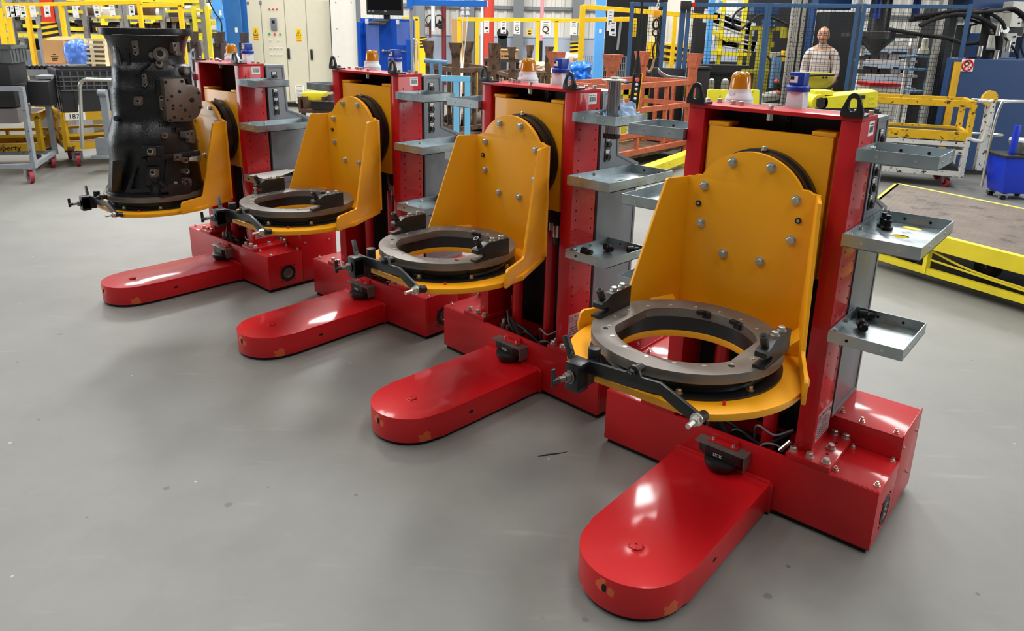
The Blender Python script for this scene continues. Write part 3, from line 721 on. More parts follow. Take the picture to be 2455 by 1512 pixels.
# machined pads (pixel outlines) with their holes
PADS = ((rr_(314, 97, 330, 106, 1) [:0] + [(314, 98), (329, 97), (331, 105), (333, 128), (329, 133), (323, 133), (319, 128)], .02, ((323, 113), (325, 127)), .011),
        ([(414, 102), (430, 101), (432, 122), (438, 132), (424, 133), (418, 128)], .03, ((420, 110), (421, 126)), .011),
        ([(339, 180), (346, 176), (351, 180), (354, 204), (349, 210), (342, 207)], .02, ((345, 184), (347, 203)), .010),
        ([(381, 232), (387, 228), (392, 231), (396, 256), (391, 265), (384, 262)], .03, ((387, 236), (392, 260)), .011),
        (rr_(320, 232, 342, 253, 3), .03, ((331, 243),), .011), (rr_(388, 318, 404, 333, 3), .02, ((396, 326),), .009),
        (rr_(352, 354, 374, 374, 4), .036, ((360, 363),), .016), (rr_(358, 405, 381, 425, 4), .03, ((366, 406 + 8),), .015),
        ([(417, 370), (436, 369), (437, 376), (452, 378), (453, 389), (446, 391), (437, 389), (436, 386), (419, 386)], .03, ((426, 378), (447, 385)), .012),
        (rr_(442, 426, 460, 447, 4), .03, ((449, 435),), .014), (rr_(443, 404, 456, 418, 3), .03, ((449, 411),), .011),
        ([(446, 316), (466, 312), (470, 332), (466, 344), (456, 342), (455, 332), (446, 330)], .02, ((452, 321), (461, 321)), .008), (rr_(472, 374, 482, 388, 3), .02, ((477, 381),), .009))
for (poly, pr, hs, r) in PADS:
    o_, p, n_ = pad(poly, pr)
    for (u, v) in hs:
        bore(u, v, p, n_, r * 1.0, o_, BORE, 'bore'); bore(u - .6, v - .8, p + n_ * .0012, n_, r * .72, o_)
# lugs with round bores at the top
for (u, v, r) in ((384, 130, .040), (382, 152, .024), (439, 169, .024), (397, 125, .0)):
    if not r: continue
    p, n_ = hit(u, v); q = MB(); q.cyl(p - n_ * .02, p + n_ * .03, r, 24)
    if r > .03: q.cyl(p - n_ * .02 - rdir * .045 - Vector((0, 0, .004)), p + n_ * .03 - rdir * .045 - Vector((0, 0, .004)), .018, 16)
    o_ = q.build('bored_lug', MACH, cast); MB().cyl(p + n_ * .03, p + n_ * .0315, r * .62, 20).build('bore', BORE, o_); MB().cyl(p + n_ * .0315 + Vector((0, 0, .006)) - rdir * .004, p + n_ * .0322 + Vector((0, 0, .006)) - rdir * .004, r * .45, 18).build('bolt_hole', DARK, o_)
for (u, v) in ((347, 219), (447, 194), (284, 284), (346, 385), (357, 436)):
    p, n_ = hit(u, v); MB().cyl(p - n_ * .01, p + n_ * .02, .016, 16).build('blank_boss', CAST, cast)
# the large drilled face plate on the right
pf, nf = hit(425, 240); fn = (-vdir * .93 + rdir * .36).normalized()
o_, p, n_ = pad([(392, 190), (441, 188), (447, 204), (462, 204), (476, 212), (484, 226), (484, 250), (481, 268), (474, 280), (455, 291), (404, 293), (400, 285)], .075, 'drilled_face_plate', MACH, face=fn, depth=.08)
for (u, v, r) in ((397, 197, .009), (436, 195, .009), (430, 220, .01), (412, 231, .008), (460, 240, .014), (476, 223, .008), (480, 258, .008), (415, 253, .008), (433, 253, .007), (415, 261, .008), (444, 264, .009), (418, 281, .009), (436, 284, .007), (456, 279, .007), (408, 288, .008), (402, 240, .007)):
    bore(u, v, p, n_, r, o_)
# cast lettering
for (u, v, w_, h_) in ((379, 292, 18, 2), (382, 297, 2, 10), (388, 296, 2, 12), (393, 292, 2, 16), (396, 290, 2, 18), (414, 306, 3, 20), (421, 306, 3, 22)):
    pad([(u, v), (u + w_, v), (u + w_, v + h_), (u, v + h_)], .004, 'cast_letter', CAST, bevel=0)
# ------------------------------------------------------------------ loose items on the trolleys
SOCK = mat('black_oxide_socket', rgb(30, 30, 31), .35, .5)
def place(o, i, x, y, z, rz=0., rx=0., ry=0.):
    o.location = tl(i, x, y, z); o.rotation_euler = (rx, ry, POSES[i][2] + rz); return o
def fitting(lab):
    t = thing('pipe_fitting', lab, 'fitting', group='black fittings standing on the nearest trolley tray')
    MB().lathe([(0, 0), (.017, 0), (.019, .003), (.019, .010), (.013, .013), (.012, .022), (.0135, .024), (.0135, .034), (.009, .036), (.008, .050), (.0, .050)], 18).build('body', SOCK, t)
    MB().tube(bez([(.003, 0, .05), (.006, .003, .06), (-.004, .006, .066), (-.01, .0, .058)], 6), .0009, 5).build('wire_clip', ZINC, t)
    return t
place(fitting('black stepped fitting on the middle tray, nearer to the two round holes'), 0, .338, .925, 1.013)
place(fitting('black stepped fitting on the middle tray, tucked behind the other one'), 0, .318, .955, 1.013, 1.)
def sock(lab, grp):
    t = thing('impact_socket', lab, 'socket', group=grp)
    MB().lathe([(.0, 0), (.017, 0), (.017, .026), (.0115, .033), (.0115, .050), (.0, .050)], 18, axis='X').build('body', SOCK, t)
    MB().lathe([(0, -.0006), (.0095, -.0006), (.0095, .0)], 6, axis='X').build('hex_opening', DARK, t)
    return t
g = 'black sockets lying in the lower trays'
place(sock('black socket lying against the back corner of the nearest trolley lower tray', g), 0, .305, .885, .710, .5)
place(sock('black socket lying in the middle of the nearest trolley lower tray', g), 0, .335, .81, .710, -1.1)
place(sock('black socket lying beside the tray bolts on the second nearest trolley', g), 1, .315, .70, .710, .1)
place(sock('black socket lying near the back of the second nearest trolley lower tray', g), 1, .345, .83, .710, -.4)
place(sock('black socket half hidden behind the yellow cheek of the nearest trolley', g), 1, .44, .86, .710, .9)
# steel roller standing through the top tray of the second trolley
t = thing('steel_roller', 'fluted steel roller with a flanged cap standing through a tray', 'roller')
SHINY = mat('polished_steel', rgb(150, 148, 148), .2, .9, var=.25, scale=30, streak=(1, 1, .02))
nn = 40; b = MB().lathe([(.026, -.055), (.026, .155)], nn, (0, 0, 0))
for i, v in enumerate(b.v):
    if i % 4 < 2: v.x *= .93; v.y *= .93
b.build('shaft', SHINY, t, smooth=20)
MB().lathe([(.0, .155), (.034, .155), (.054, .158), (.054, .162), (.02, .166), (.02, .172), (0, .172)], 28).build('cap_flange', ZINC, t)
MB().lathe([(.0, -.075), (.034, -.075), (.036, -.07), (.036, -.058), (.026, -.055)], 28).build('foot_collar', DSTEEL, t)
place(t, 1, .405, .745, 1.283)
# crumpled blue cloth
CLOTH = mat('pale_blue_cloth', rgb(176, 202, 228), .85, var=.05)
b = MB(); n = 34; P = []; F = []
for j in range(n):
    for i in range(n):
        x, y = i / (n - 1) - .5, j / (n - 1) - .5
        r = math.hypot(x, y) * 2
        h = .075 * max(0, 1 - r ** 1.6) * (.55 + .9 * abs(noise.noise((x * 4 + 3, y * 4, .5)))) + .022 * noise.noise((x * 9, y * 9, 2)) + .01 * noise.noise((x * 20, y * 20, 5)) + (.05 if (x + .3) ** 2 + (y - .25) ** 2 < .02 else 0)
        P.append((x * .2 + .03 * noise.noise((x * 5, y * 5, 9)), y * .15 + .03 * noise.noise((x * 5, y * 5, 4)), max(.003, h + .012)))
for j in range(n - 1):
    for i in range(n - 1): F.append((j * n + i, j * n + i + 1, (j + 1) * n + i + 1, (j + 1) * n + i))
b.add(P, F)
cl = b.build('cleaning_cloth', CLOTH, None, smooth=60); tag(cl, 'crumpled pale blue cloth lying in the tray beside the steel roller', 'cloth')
cl.modifiers.new('thick', 'SOLIDIFY').thickness = .002
place(cl, 1, .42, .79, 1.289, .5); cl.scale = (.62, .62, 1)
# sheet of paper on the farthest trolley
b = MB(); P = []; F = []; n = 9
for j in range(n):
    for i in range(n):
        x, y = i / (n - 1), j / (n - 1); P.append((x * .20, y * .27, .004 + .055 * max(0, x + y - 1.0) ** 1.5 + .006 * math.sin(3 * x + 2 * y)))
for j in range(n - 1):
    for i in range(n - 1): F.append((j * n + i, j * n + i + 1, (j + 1) * n + i + 1, (j + 1) * n + i))
b.add(P, F); pp = b.build('paper_sheet', PAPER, None, smooth=60); pp.modifiers.new('thick', 'SOLIDIFY').thickness = .0006
tag(pp, 'white paper sheet curling up out of the farthest trolley lower tray', 'paper'); place(pp, 3, .298, .64, .718)
# loose bolt standing on the third trolley ring
lb_ = thing('loose_bolt', 'zinc bolt standing upright on the ring of the second trolley from left', 'bolt')
MB().cyl((0, 0, 0), (0, 0, .03), .0055, 12).build('shank', ZINC, lb_); MB().cyl((0, 0, .03), (0, 0, .038), .0105, 6).build('head', ZINC, lb_)
place(lb_, 2, -.235, .10, .765)
# strip of black tape on the floor
p0, p1 = ground(1289, 1094), ground(1360, 1083); d_ = (p1 - p0); nrm = Vector((-d_.y, d_.x, 0)).normalized()
b = MB(); pts = [p0, p0 + d_ * .3 - nrm * .004, p0 + d_ * .7 - nrm * .005, p1, p0 + d_ * .72 + nrm * .0, p0 + d_ * .35 + nrm * .005]
b.prism([(p.x, p.y) for p in pts], .0005, .002); o = b.build('tape_scrap', RUBBER); tag(o, 'thin black scrap of tape lying on the grey floor', 'scrap')
# ------------------------------------------------------------------ left background
YR = mat('rack_yellow_paint', rgb(242, 222, 40), .5, var=.08, scale=6, dirt=rgb(120, 100, 30), dirt_amt=.15, dscale=14)
YD = mat('dolly_yellow_paint', rgb(205, 158, 12), .5, var=.1, scale=6, dirt=rgb(70, 56, 24), dirt_amt=.25, dscale=11)
RAIL = mat('rail_yellow_paint', rgb(252, 204, 20), .45, var=.05)
GTUBE = mat('grey_tube_paint', rgb(140, 146, 152), .45, var=.08, scale=10, dirt=rgb(70, 72, 74), dirt_amt=.15, dscale=20)
GRACK = mat('galvanised_upright', rgb(150, 152, 154), .5, .3, var=.08)
BOXB = mat('black_plastic', rgb(30, 31, 33), .5, var=.1)
BOXG = mat('dark_grey_plastic', rgb(88, 92, 92), .55, var=.06)
CARD = mat('cardboard', rgb(200, 152, 100), .85, var=.06, scale=4)
POLYB = mat('blue_polythene', rgb(96, 140, 232), .2, var=.25, scale=9, bump=.9, bscale=14, coat=.3)
POLYW = mat('clear_polythene', rgb(206, 214, 226), .18, var=.2, scale=12, bump=.8, bscale=18, coat=.4)
WOOD = mat('pale_timber', rgb(224, 208, 172), .8, var=.1, scale=6)
REDC = mat('wheel_red', rgb(150, 40, 48), .4)
ORRED = mat('stanchion_orange_red', rgb(206, 52, 20), .5)
HAZK = mat('hazard_black', rgb(20, 20, 20), .5)
CREAM = mat('cream_enamel', rgb(218, 212, 188), .42, var=.02)
CREAMW = mat('white_enamel', rgb(238, 234, 222), .42, var=.02)
def V(mb, u, v, Y, z0, z1, w_, d_=None):
    p = at(u, v, Y); d_ = d_ or w_; return mb.box(p.x - w_ / 2, p.x + w_ / 2, Y - d_ / 2, Y + d_ / 2, z0, z1)
def H(mb, u0, v0, u1, v1, Y, h_, d_=.04, Y2=None):
    return mb.bar(at(u0, v0, Y), at(u1, v1, Y2 or Y), d_, h_)
def fbox(mb, u0, v0, u1, v1, Y, dep):
    """box whose front face spans the pixel rectangle at depth Y"""
    a, c_ = at(u0, v1, Y), at(u1, v0, Y); return mb.box(a.x, c_.x, Y, Y + dep, a.z, c_.z)
def caster(parent, p, r=.06, rz=0., m_=REDC):
    """swivel castor standing on the floor under p"""
    c = MB(); x, y = p[0], p[1]; ca, sa = math.cos(rz), math.sin(rz)
    ax = Vector((ca, sa, 0)); c0 = Vector((x, y, r))
    for s in (-1, 1):
        c.bar(c0 + ax * s * .028 , c0 + ax * s * .028 + Vector((0, 0, r + .02)), .006, .05, ax)
    c.box(x - .04, x + .04, y - .04, y + .04, 2 * r + .012, 2 * r + .022)
    o = c.build('castor_fork', GRACK, parent, smooth=0)
    MB().cyl(c0 - ax * .02, c0 + ax * .02, r, 22).build('castor_wheel', m_, o)
    MB().cyl(c0 - ax * .023, c0 + ax * .023, r * .5, 14).build('wheel_hub', DSTEEL, o)
def frame(c0, ex, ey, corners): return [c0 + ex * a + ey * b_ for a, b_ in corners]
# --- grey trolley frame at the left edge
K = Vector((-5.03, 7.45, 0)); ey = Vector((-.31, .85, 0)).normalized(); ex = Vector((-ey.y, ey.x, 0)) * 1
L_, D_ = 1.15, .92
gt = thing('frame_trolley', 'grey steel tube trolley at the left edge with red castors', 'trolley')
cs = [K, K + ey * D_, K + ex * L_ + ey * D_, K + ex * L_]
for i, c in enumerate(cs):
    MB().bar(c + Vector((0, 0, .155)), c + Vector((0, 0, .98)), .045, .045).build('post', GTUBE, gt, smooth=0)
for z in (.18, .96):
    for i in range(4):
        if z > .9 and i == 0: continue
        MB().bar(cs[i] + Vector((0, 0, z)), cs[(i + 1) % 4] + Vector((0, 0, z)), .042, .045).build('rail', GTUBE, gt, smooth=0)
for c in cs: caster(gt, c + (ex * .05 if c in (cs[0], cs[1]) else -ex * .05), .068, .9)
b = MB(); b.bar(cs[0] + ex * .0 + Vector((0, 0, .21)), cs[0] + ex * .0 + Vector((0, 0, .21)) + ex * .001, .01, .01)
q = cs[0] + ex * .35 - ey * .14
hb = MB(); hb.bar(q + Vector((0, 0, .17)), q + ex * .35 + Vector((0, 0, .17)), .05, .09); hb.cyl(q - ex * .03 + Vector((0, 0, .13)), q + ex * .35 + Vector((0, 0, .13)), .025, 12)
hb.build('tow_hitch', GTUBE, gt)
# stand bracket box with handle on the trolley's right rear
s_ = MB(); p = cs[1] + Vector((0, 0, .86)) - ey * .30
s_.bar(p, p + ey * .34, .2, .26); s_.build('tool_pocket', BOXB, gt, bevel=.006)
hh = MB(); p2 = cs[1] + Vector((0, 0, 1.02)) - ey * .1; hh.bar(p2 - ex * .02, p2 - ex * .02 + ey * .3, .16, .03); hh.bar(p2 + ey * .3, p2 + ey * .3 - Vector((0, 0, .26)), .04, .03); hh.bar(p2 + ey * .3 - Vector((0, 0, .26)), p2 - Vector((0, 0, .26)), .12, .02)
hh.build('handle_bracket', GTUBE, gt, smooth=0)
# crates and boxes stacked in that trolley
def crate(name, lab, c0, ex, ey, l_, d_, z0, h_, m_, ribs=6, cat='crate', group=None, rim=True):
    t = thing(name, lab, cat, group=group)
    C0 = [c0, c0 + ex * l_, c0 + ex * l_ + ey * d_, c0 + ey * d_]; up = Vector((0, 0, 1)); b = MB(); th = .012
    b.hexa([p + up * z0 for p in C0] + [p + up * (z0 + .015) for p in C0])
    for i in range(4):
        p, q = C0[i], C0[(i + 1) % 4]; b.bar(p + up * (z0 + h_ / 2), q + up * (z0 + h_ / 2), th, h_)
    b.build('body', m_, t, smooth=0)
    if rim:
        for i in range(4):
            p, q = C0[i], C0[(i + 1) % 4]; MB().bar(p + up * (z0 + h_ - .015), q + up * (z0 + h_ - .015), .035, .03).build('rim', m_, t, smooth=0)
    for i in range(4):
        p, q = C0[i], C0[(i + 1) % 4]
        for k in range(ribs):
            f = (k + .5) / ribs; r = p.lerp(q, f); MB().bar(r + up * (z0 + .01), r + up * (z0 + h_ - .02), .03, .012, (q - p)).build('rib', m_, t, smooth=0)
    return t
crate('plastic_crate', 'grey ribbed plastic crate on top of the left edge trolley', cs[0] + ex * .08 + ey * .12, ex, ey, .8, .6, 1.20, .17, BOXG, 5)
b = MB(); p = cs[0] + ex * .10 + ey * .10; b.bar(p + ey * .3 + Vector((0, 0, 1.09)), p + ey * .3 + ex * .8 + Vector((0, 0, 1.09)), .62, .21)
tag(b.build('black_case', BOXB, None, bevel=.01), 'black box under the grey crate on the left edge trolley', 'box')
b = MB(); b.bar(p + ey * .3 + Vector((0, 0, .86)), p + ey * .3 + ex * .9 + Vector((0, 0, .86)), .56, .19)
tag(b.build('black_bin', BOXB, None, bevel=.012), 'black bin inside the top of the left edge trolley', 'bin')
b = MB(); b.bar(p + ey * .28 + Vector((0, 0, .675)), p + ey * .28 + ex * .9 + Vector((0, 0, .675)), .5, .15)
tag(b.build('steel_tray_box', mat('dull_grey_sheet', rgb(128, 124, 124), .4, .4), None, bevel=.006), 'grey metal box above the yellow dolly at the left edge', 'box')
# --- yellow dollies
def dolly(name, lab, c0, ex, ey, l_, d_, txt=None, wheel=REDC):
    t = thing(name, lab, 'dolly'); up = Vector((0, 0, 1)); C0 = [c0, c0 + ex * l_, c0 + ex * l_ + ey * d_, c0 + ey * d_]
    for i in range(4):
        p, q = C0[i], C0[(i + 1) % 4]
        MB().bar(p + up * .58, q + up * .58, .05, .09).build('top_rail', YD, t, smooth=0)
        MB().bar(p + up * .24, q + up * .24, .04, .075).build('lower_rail', YD, t, smooth=0)
        MB().bar(p + up * .37, q + up * .37, .03, .03).build('guard_rail', YD, t, smooth=0)
        MB().bar(p + up * .2, p + up * .56, .05, .05).build('post', YD, t, smooth=0)
        m_ = p.lerp(q, .5); MB().bar(m_ + up * .24, m_ + up * .37, .03, .03).build('guard_post', YD, t, smooth=0)
        caster(t, p + (C0[(i + 2) % 4] - p) * .09, .075, .5, wheel)
    MB().hexa([p + up * .21 for p in C0] + [p + up * .22 for p in C0]).build('shelf', YD, t, smooth=0)
    MB().hexa([p + up * .60 for p in C0] + [p + up * .62 for p in C0]).build('deck', BOXB, t, smooth=0)
    return t
d1 = dolly('yellow_dolly', 'yellow dolly under the grey trolley at the left edge', cs[1] + ex * .12 - ey * .02, ex, ey, .95, .62)
q = cs[1] + ex * .12 - ey * .02
text('Trodor / Property', .085, INK, d1, q + ex * .83 - ey * .025 + Vector((0, 0, .215)), -ex, (0, 0, 1), depth=.001)
K2 = Vector((-5.12, 8.38, 0)); ey2 = Vector((-.5, .62, 0)).normalized(); ex2 = Vector((ey2.y, -ey2.x, 0))
d2 = dolly('yellow_dolly', 'yellow dolly with number tag 187 beside the black casting', K2 - ex2 * .1, ex2, ey2, 1.1, .75)
tg = MB(); q = K2 - ex2 * .08 - ey2 * .027 + Vector((0, 0, .54)); tg.hexa([q, q + ex2 * .2, q + ex2 * .2 - ey2 * .002, q - ey2 * .002] + [r + Vector((0, 0, .085)) for r in (q, q + ex2 * .2, q + ex2 * .2 - ey2 * .002, q - ey2 * .002)])
tgo = tg.build('number_tag', PAPER, d2, smooth=0)
text('187', .075, INK, d2, q + ex2 * .03 - ey2 * .004 + Vector((0, 0, .018)), ex2, (0, 0, 1), depth=.001)
cr2 = crate('lattice_crate', 'black and grey lattice crate on dolly 187', K2 - ex2 * .08 + ey2 * .03, ex2, ey2, 1.05, .68, .62, .48, BOXB, 4)
for f in range(2):
    a, e = ((K2 - ex2 * .08 + ey2 * .015, ex2 * 1.05), (K2 - ex2 * .095 + ey2 * .03, ey2 * .68))[f]
    for k in range(14): 
        r = a + e * ((k + .5) / 14); MB().bar(r + Vector((0, 0, .86)), r + Vector((0, 0, 1.08)), .012, .014).build('lattice_bar', BOXG, cr2, smooth=0)
    for z in (.87, .92, .97, 1.02): MB().bar(a + Vector((0, 0, z)), a + e + Vector((0, 0, z)), .012, .012).build('lattice_bar', BOXG, cr2, smooth=0)
    MB().bar(a + e * .45 + Vector((0, 0, .95)), a + e * .92 + Vector((0, 0, .95)), .02, .15).build('label_panel', BOXG, cr2, smooth=0)
# U-shaped push handle and draw post in front of the dolly
ph = MB(); a, c_ = at(188, 190, 8.2), at(275, 184, 8.2); foot = at(197, 355, 8.2)
ph.tube([foot, (a.x + .0, 8.2, a.z - .12)] + [(a.x + .1 - .1 * math.cos(t), 8.2, a.z - .1 + .1 * math.sin(t)) for t in [PI / 2 * i / 6 for i in range(7)]] + [(c_.x, 8.2, a.z)], .022, 10)
phh = ph.build('push_handle', ZINC, d2)
b = MB(); e = at(248, 222, 8.15); f_ = at(252, 352, 8.15); b.bar((e.x, 8.15, f_.z), (e.x, 8.15, e.z), .075, .05); b.cyl((e.x - .045, 8.13, e.z), (e.x + .045, 8.13, e.z), .035, 14)
b.box(e.x - .18, e.x + .1, 8.05, 8.25, f_.z - .12, f_.z - .09); b.box(e.x - .14, e.x, 8.1, 8.2, f_.z - .09, f_.z + .1); b.build('draw_post', GTUBE, d2, smooth=0)
# --- conveyor with black rollers behind
cv = thing('roller_conveyor', 'low black roller conveyor behind the yellow dolly', 'conveyor')
a, c_ = at(85, 163, 10.3), at(190, 163, 10.3)
MB().bar(a - Vector((0, 0, .05)), c_ - Vector((0, 0, .05)), .5, .08).build('frame', GRACK, cv, smooth=0)
for k in range(9):
    p = a.lerp(c_, (k + .5) / 9); MB().cyl(p + Vector((0, -.22, 0)), p + Vector((0, .22, 0)), .045, 14).build('roller', BOXB, cv)
for f in (.1, .9):
    p = a.lerp(c_, f); MB().box(p.x - .03, p.x + .03, p.y - .2, p.y + .2, 0, p.z - .06).build('leg', GRACK, cv, smooth=0)
# --- cardboard box, blue bag, white slatted crate
cb_ = thing('cardboard_box', 'tall brown cardboard box beside blue plastic, left background', 'box')
Yb = 11.2; b = MB(); fbox(b, 108, 97, 150, 152, Yb, .5); b.build('carton', CARD, cb_, smooth=0, bevel=.004)
b = MB(); a, c_ = at(108, 97, Yb), at(150, 97, Yb); b.hexa([a, c_, c_ + Vector((.05, .5, 0)), a + Vector((0, .5, 0)), a + Vector((.05, .1, .05)), c_ + Vector((-.05, .1, .06)), c_ + Vector((.02, .4, .05)), a + Vector((.05, .4, .05))]); b.build('flap', CARD, cb_, smooth=0)
z0 = at(120, 152, Yb).z
for k, (u, v, w_) in enumerate(((126, 129, 8), (122, 135, 18), (125, 139, 14), (125, 143, 12))):
    MB().box(at(u, v, Yb).x, at(u + w_, v, Yb).x, Yb - .002, Yb, at(u, v, Yb).z - .012, at(u, v, Yb).z).build('print_line', INK, cb_)
def blob(name, lab, cat, m_, u0, v0, u1, v1, Y, dep, seed, group=None, amp=.22, sq=3.2):
    """crumpled sheeting filling the given extent"""
    a, c_ = at(u0, v1, Y), at(u1, v0, Y); cx, cz = (a.x + c_.x) / 2, (a.z + c_.z) / 2; rx, rz = (c_.x - a.x) / 2, (c_.z - a.z) / 2
    b = MB(); n, k = 40, 26; P = []; F = []
    for j in range(k + 1):
        t = PI * j / k
        for i in range(n):
            f = 2 * PI * i / n; d_ = Vector((math.sin(t) * math.cos(f), math.sin(t) * math.sin(f), -math.cos(t)))
            r = 1 / ((abs(d_.x) ** sq + abs(d_.y) ** sq + abs(d_.z) ** sq) ** (1 / sq)); q = d_ * r
            nn_ = noise.noise((q.x * 2.2 + seed, q.y * 2.2, q.z * 2.2)) + .6 * noise.noise((q.x * 6 + seed, q.y * 6, q.z * 6)) - .25 * abs(noise.noise((q.x * 11, q.y * 11 + seed, q.z * 11)))
            q = q * (1 + amp * nn_ * .6); P.append((cx + rx * q.x, Y + dep / 2 + dep / 2 * q.y, max(.004, cz + rz * max(-1, q.z))))
    for j in range(k):
        for i in range(n): F.append((j * n + i, j * n + (i + 1) % n, (j + 1) * n + (i + 1) % n, (j + 1) * n + i))
    b.add(P, F); return tag(b.build(name, m_, None, smooth=40), lab, cat, group)
blob('plastic_sheeting', 'crumpled blue plastic sheeting beside the cardboard box', 'plastic sheet', POLYB, 150, 96, 200, 166, 10.9, .5, 3)
blob('plastic_sheeting', 'turquoise plastic sheeting behind the white slatted crate', 'plastic sheet', mat('turquoise_polythene', rgb(90, 196, 214), .25, bump=.8, bscale=14), 228, 100, 270, 162, 11.8, .4, 8)
sl = thing('slatted_crate', 'white slatted wooden crate beside the blue plastic', 'crate')
for u in (200, 212, 246):
    b = MB(); a = at(u, 92, 11.0); c_ = at(u + 9, 162, 11.0); b.box(a.x, c_.x, 11.0, 11.1, c_.z, a.z); b.build('upright', WOOD, sl, smooth=0)
for v in (93, 104, 115, 126, 138, 148):
    b = MB(); a = at(206, v, 10.97); c_ = at(252, v + 6, 10.97); b.box(a.x, c_.x, 10.97, 11.0, c_.z, a.z); b.build('slat', WOOD, sl, smooth=0)
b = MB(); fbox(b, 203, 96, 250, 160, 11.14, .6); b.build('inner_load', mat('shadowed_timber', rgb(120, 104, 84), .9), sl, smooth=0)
b = MB(); fbox(b, 60, 166, 275, 172, 10.9, 1.2); o = b.build('pallet_deck', WOOD, None, smooth=0); 
pz = at(160, 172, 10.9).z
for u in (66, 160, 262): 
    a = at(u, 170, 10.9); MB().box(a.x - .06, a.x + .06, 10.95, 12.0, 0, pz).build('bearer', WOOD, o, smooth=0)
tag(o, 'pale timber staging under the cardboard box', 'pallet')
# --- yellow and grey racking with shelves of parts
rk = thing('parts_rack', 'yellow and grey shelving rack full of parts, left background', 'rack')
YK = 14.2
for u in (95, 206, 295, 305, 392, 490, 30):
    b = MB(); V(b, u, 60, YK, 0, 2.35 if u > 400 else 2.0, .085, .07); b.build('upright', GRACK, rk, smooth=0)
for (u0, v0, u1, v1, h_) in ((58, 30, 92, 32, .05), (57, 62, 95, 64, .06), (160, 27, 198, 29, .05), (160, 68, 200, 70, .07), (232, 40, 290, 41, .06), (232, 70, 290, 71, .07), (306, 41, 388, 42, .07), (300, 72, 392, 74, .08), (340, 12, 428, 11, .05), (396, 81, 486, 83, .06), (398, 27, 486, 26, .05), (500, 26, 515, 26, .06), (503, 55, 518, 55, .07), (503, 80, 520, 80, .06)):
    b = MB(); H(b, u0, v0, u1, v1, YK - .05, h_, .06); b.build('beam', YR, rk, smooth=0)
for v in (36, 76, 118):
    b = MB(); H(b, 15, v, 500, v + 8, YK + .35, .02, .7); b.build('shelf', GRACK, rk, smooth=0)
for u in (468, 500):
    b = MB(); V(b, u, 60, YK - .1, 0, 1.95, .07, .05); b.build('yellow_post', YR, rk, smooth=0)
random.seed(21)
pm = [mat('part_%s' % n_, c, .45) for n_, c in (('black', rgb(24, 24, 26)), ('grey', rgb(150, 150, 146)), ('white', rgb(236, 234, 224)), ('brown', rgb(84, 60, 46)), ('dull', rgb(62, 60, 58)))]
k = 0
for (v0, v1, zv) in ((10, 35, 36), (48, 75, 76), (92, 117, 118)):
    u = 15.0; idx = 0
    while u < 498:
        w_ = random.uniform(8, 26); h_ = random.uniform(.6, 1.15) * (v1 - v0)
        vb = zv + 8 * (u - 15) / 485 - .5
        t_ = MB(); p = random.random(); fb_ = fbox(t_, u, vb - h_, u + w_ * .92, vb, YK + .1 + random.uniform(0, .2), .3)
        if p > .55:
            a = at(u, vb, YK + .1); c_ = at(u + w_ * .92, vb, YK + .1); t_ = MB(); t_.cyl((a.x, YK + .3, a.z + h_ * .004), (c_.x, YK + .3, a.z + h_ * .004), h_ * .004, 14)
        pmi = random.randrange(5); o = t_.build('stored_part', pm[pmi], None, smooth=30, bevel=.004)
        tag(o, '%s %s on the %s shelf of the left rack, %s from left' % (('black', 'grey', 'white', 'brown', 'dark grey')[pmi], 'round part' if p > .55 else 'box', {10: 'top', 48: 'middle', 92: 'bottom'}[v0], ORD[idx]), 'part', 'parts stored on the left background rack'); idx += 1; u += w_ + random.uniform(1, 7); k += 1
# a second, farther rack with cartons
rk2 = thing('carton_rack', 'farther yellow rack of pale cartons behind the left rack', 'rack'); Y2 = 17.2
for u in (20, 130, 250, 370, 480):
    b = MB(); V(b, u, 60, Y2, 0, 3.0, .09, .08); b.build('upright', YR, rk2, smooth=0)
for v in (-6, 22, 52, 84):
    b = MB(); H(b, 10, v, 492, v + 9, Y2 - .05, .09, .06); b.build('beam', YR, rk2, smooth=0)
    b = MB(); H(b, 10, v - 1, 492, v + 8, Y2 + .4, .02, .8); b.build('shelf', GRACK, rk2, smooth=0)
random.seed(77); pc = [mat('carton_cream', rgb(232, 226, 206), .7), mat('carton_brown', rgb(190, 150, 104), .8), mat('carton_white', rgb(240, 240, 236), .6), pm[0], pm[1]]
for ri, v in enumerate((22, 52, 84)):
    u = 14.0; idx = 0
    while u < 486:
        w_ = random.uniform(14, 34); h_ = random.uniform(12, 24); vb = v + 9 * (u - 10) / 482 - 2.5; ci = random.choice((0, 0, 1, 2, 2, 3, 4))
        b = MB(); fbox(b, u, vb - h_, u + w_ * .92, vb, Y2 + .12, .5); o = b.build('stored_carton', pc[ci], None, smooth=0, bevel=.006)
        tag(o, '%s carton on the %s shelf of the farther left rack, %s from left' % (('cream', 'brown', 'white', 'black', 'grey')[ci], ('top', 'middle', 'bottom')[ri], ORD[idx]), 'carton', 'cartons on the farther left rack'); idx += 1; u += w_ + random.uniform(1, 5)
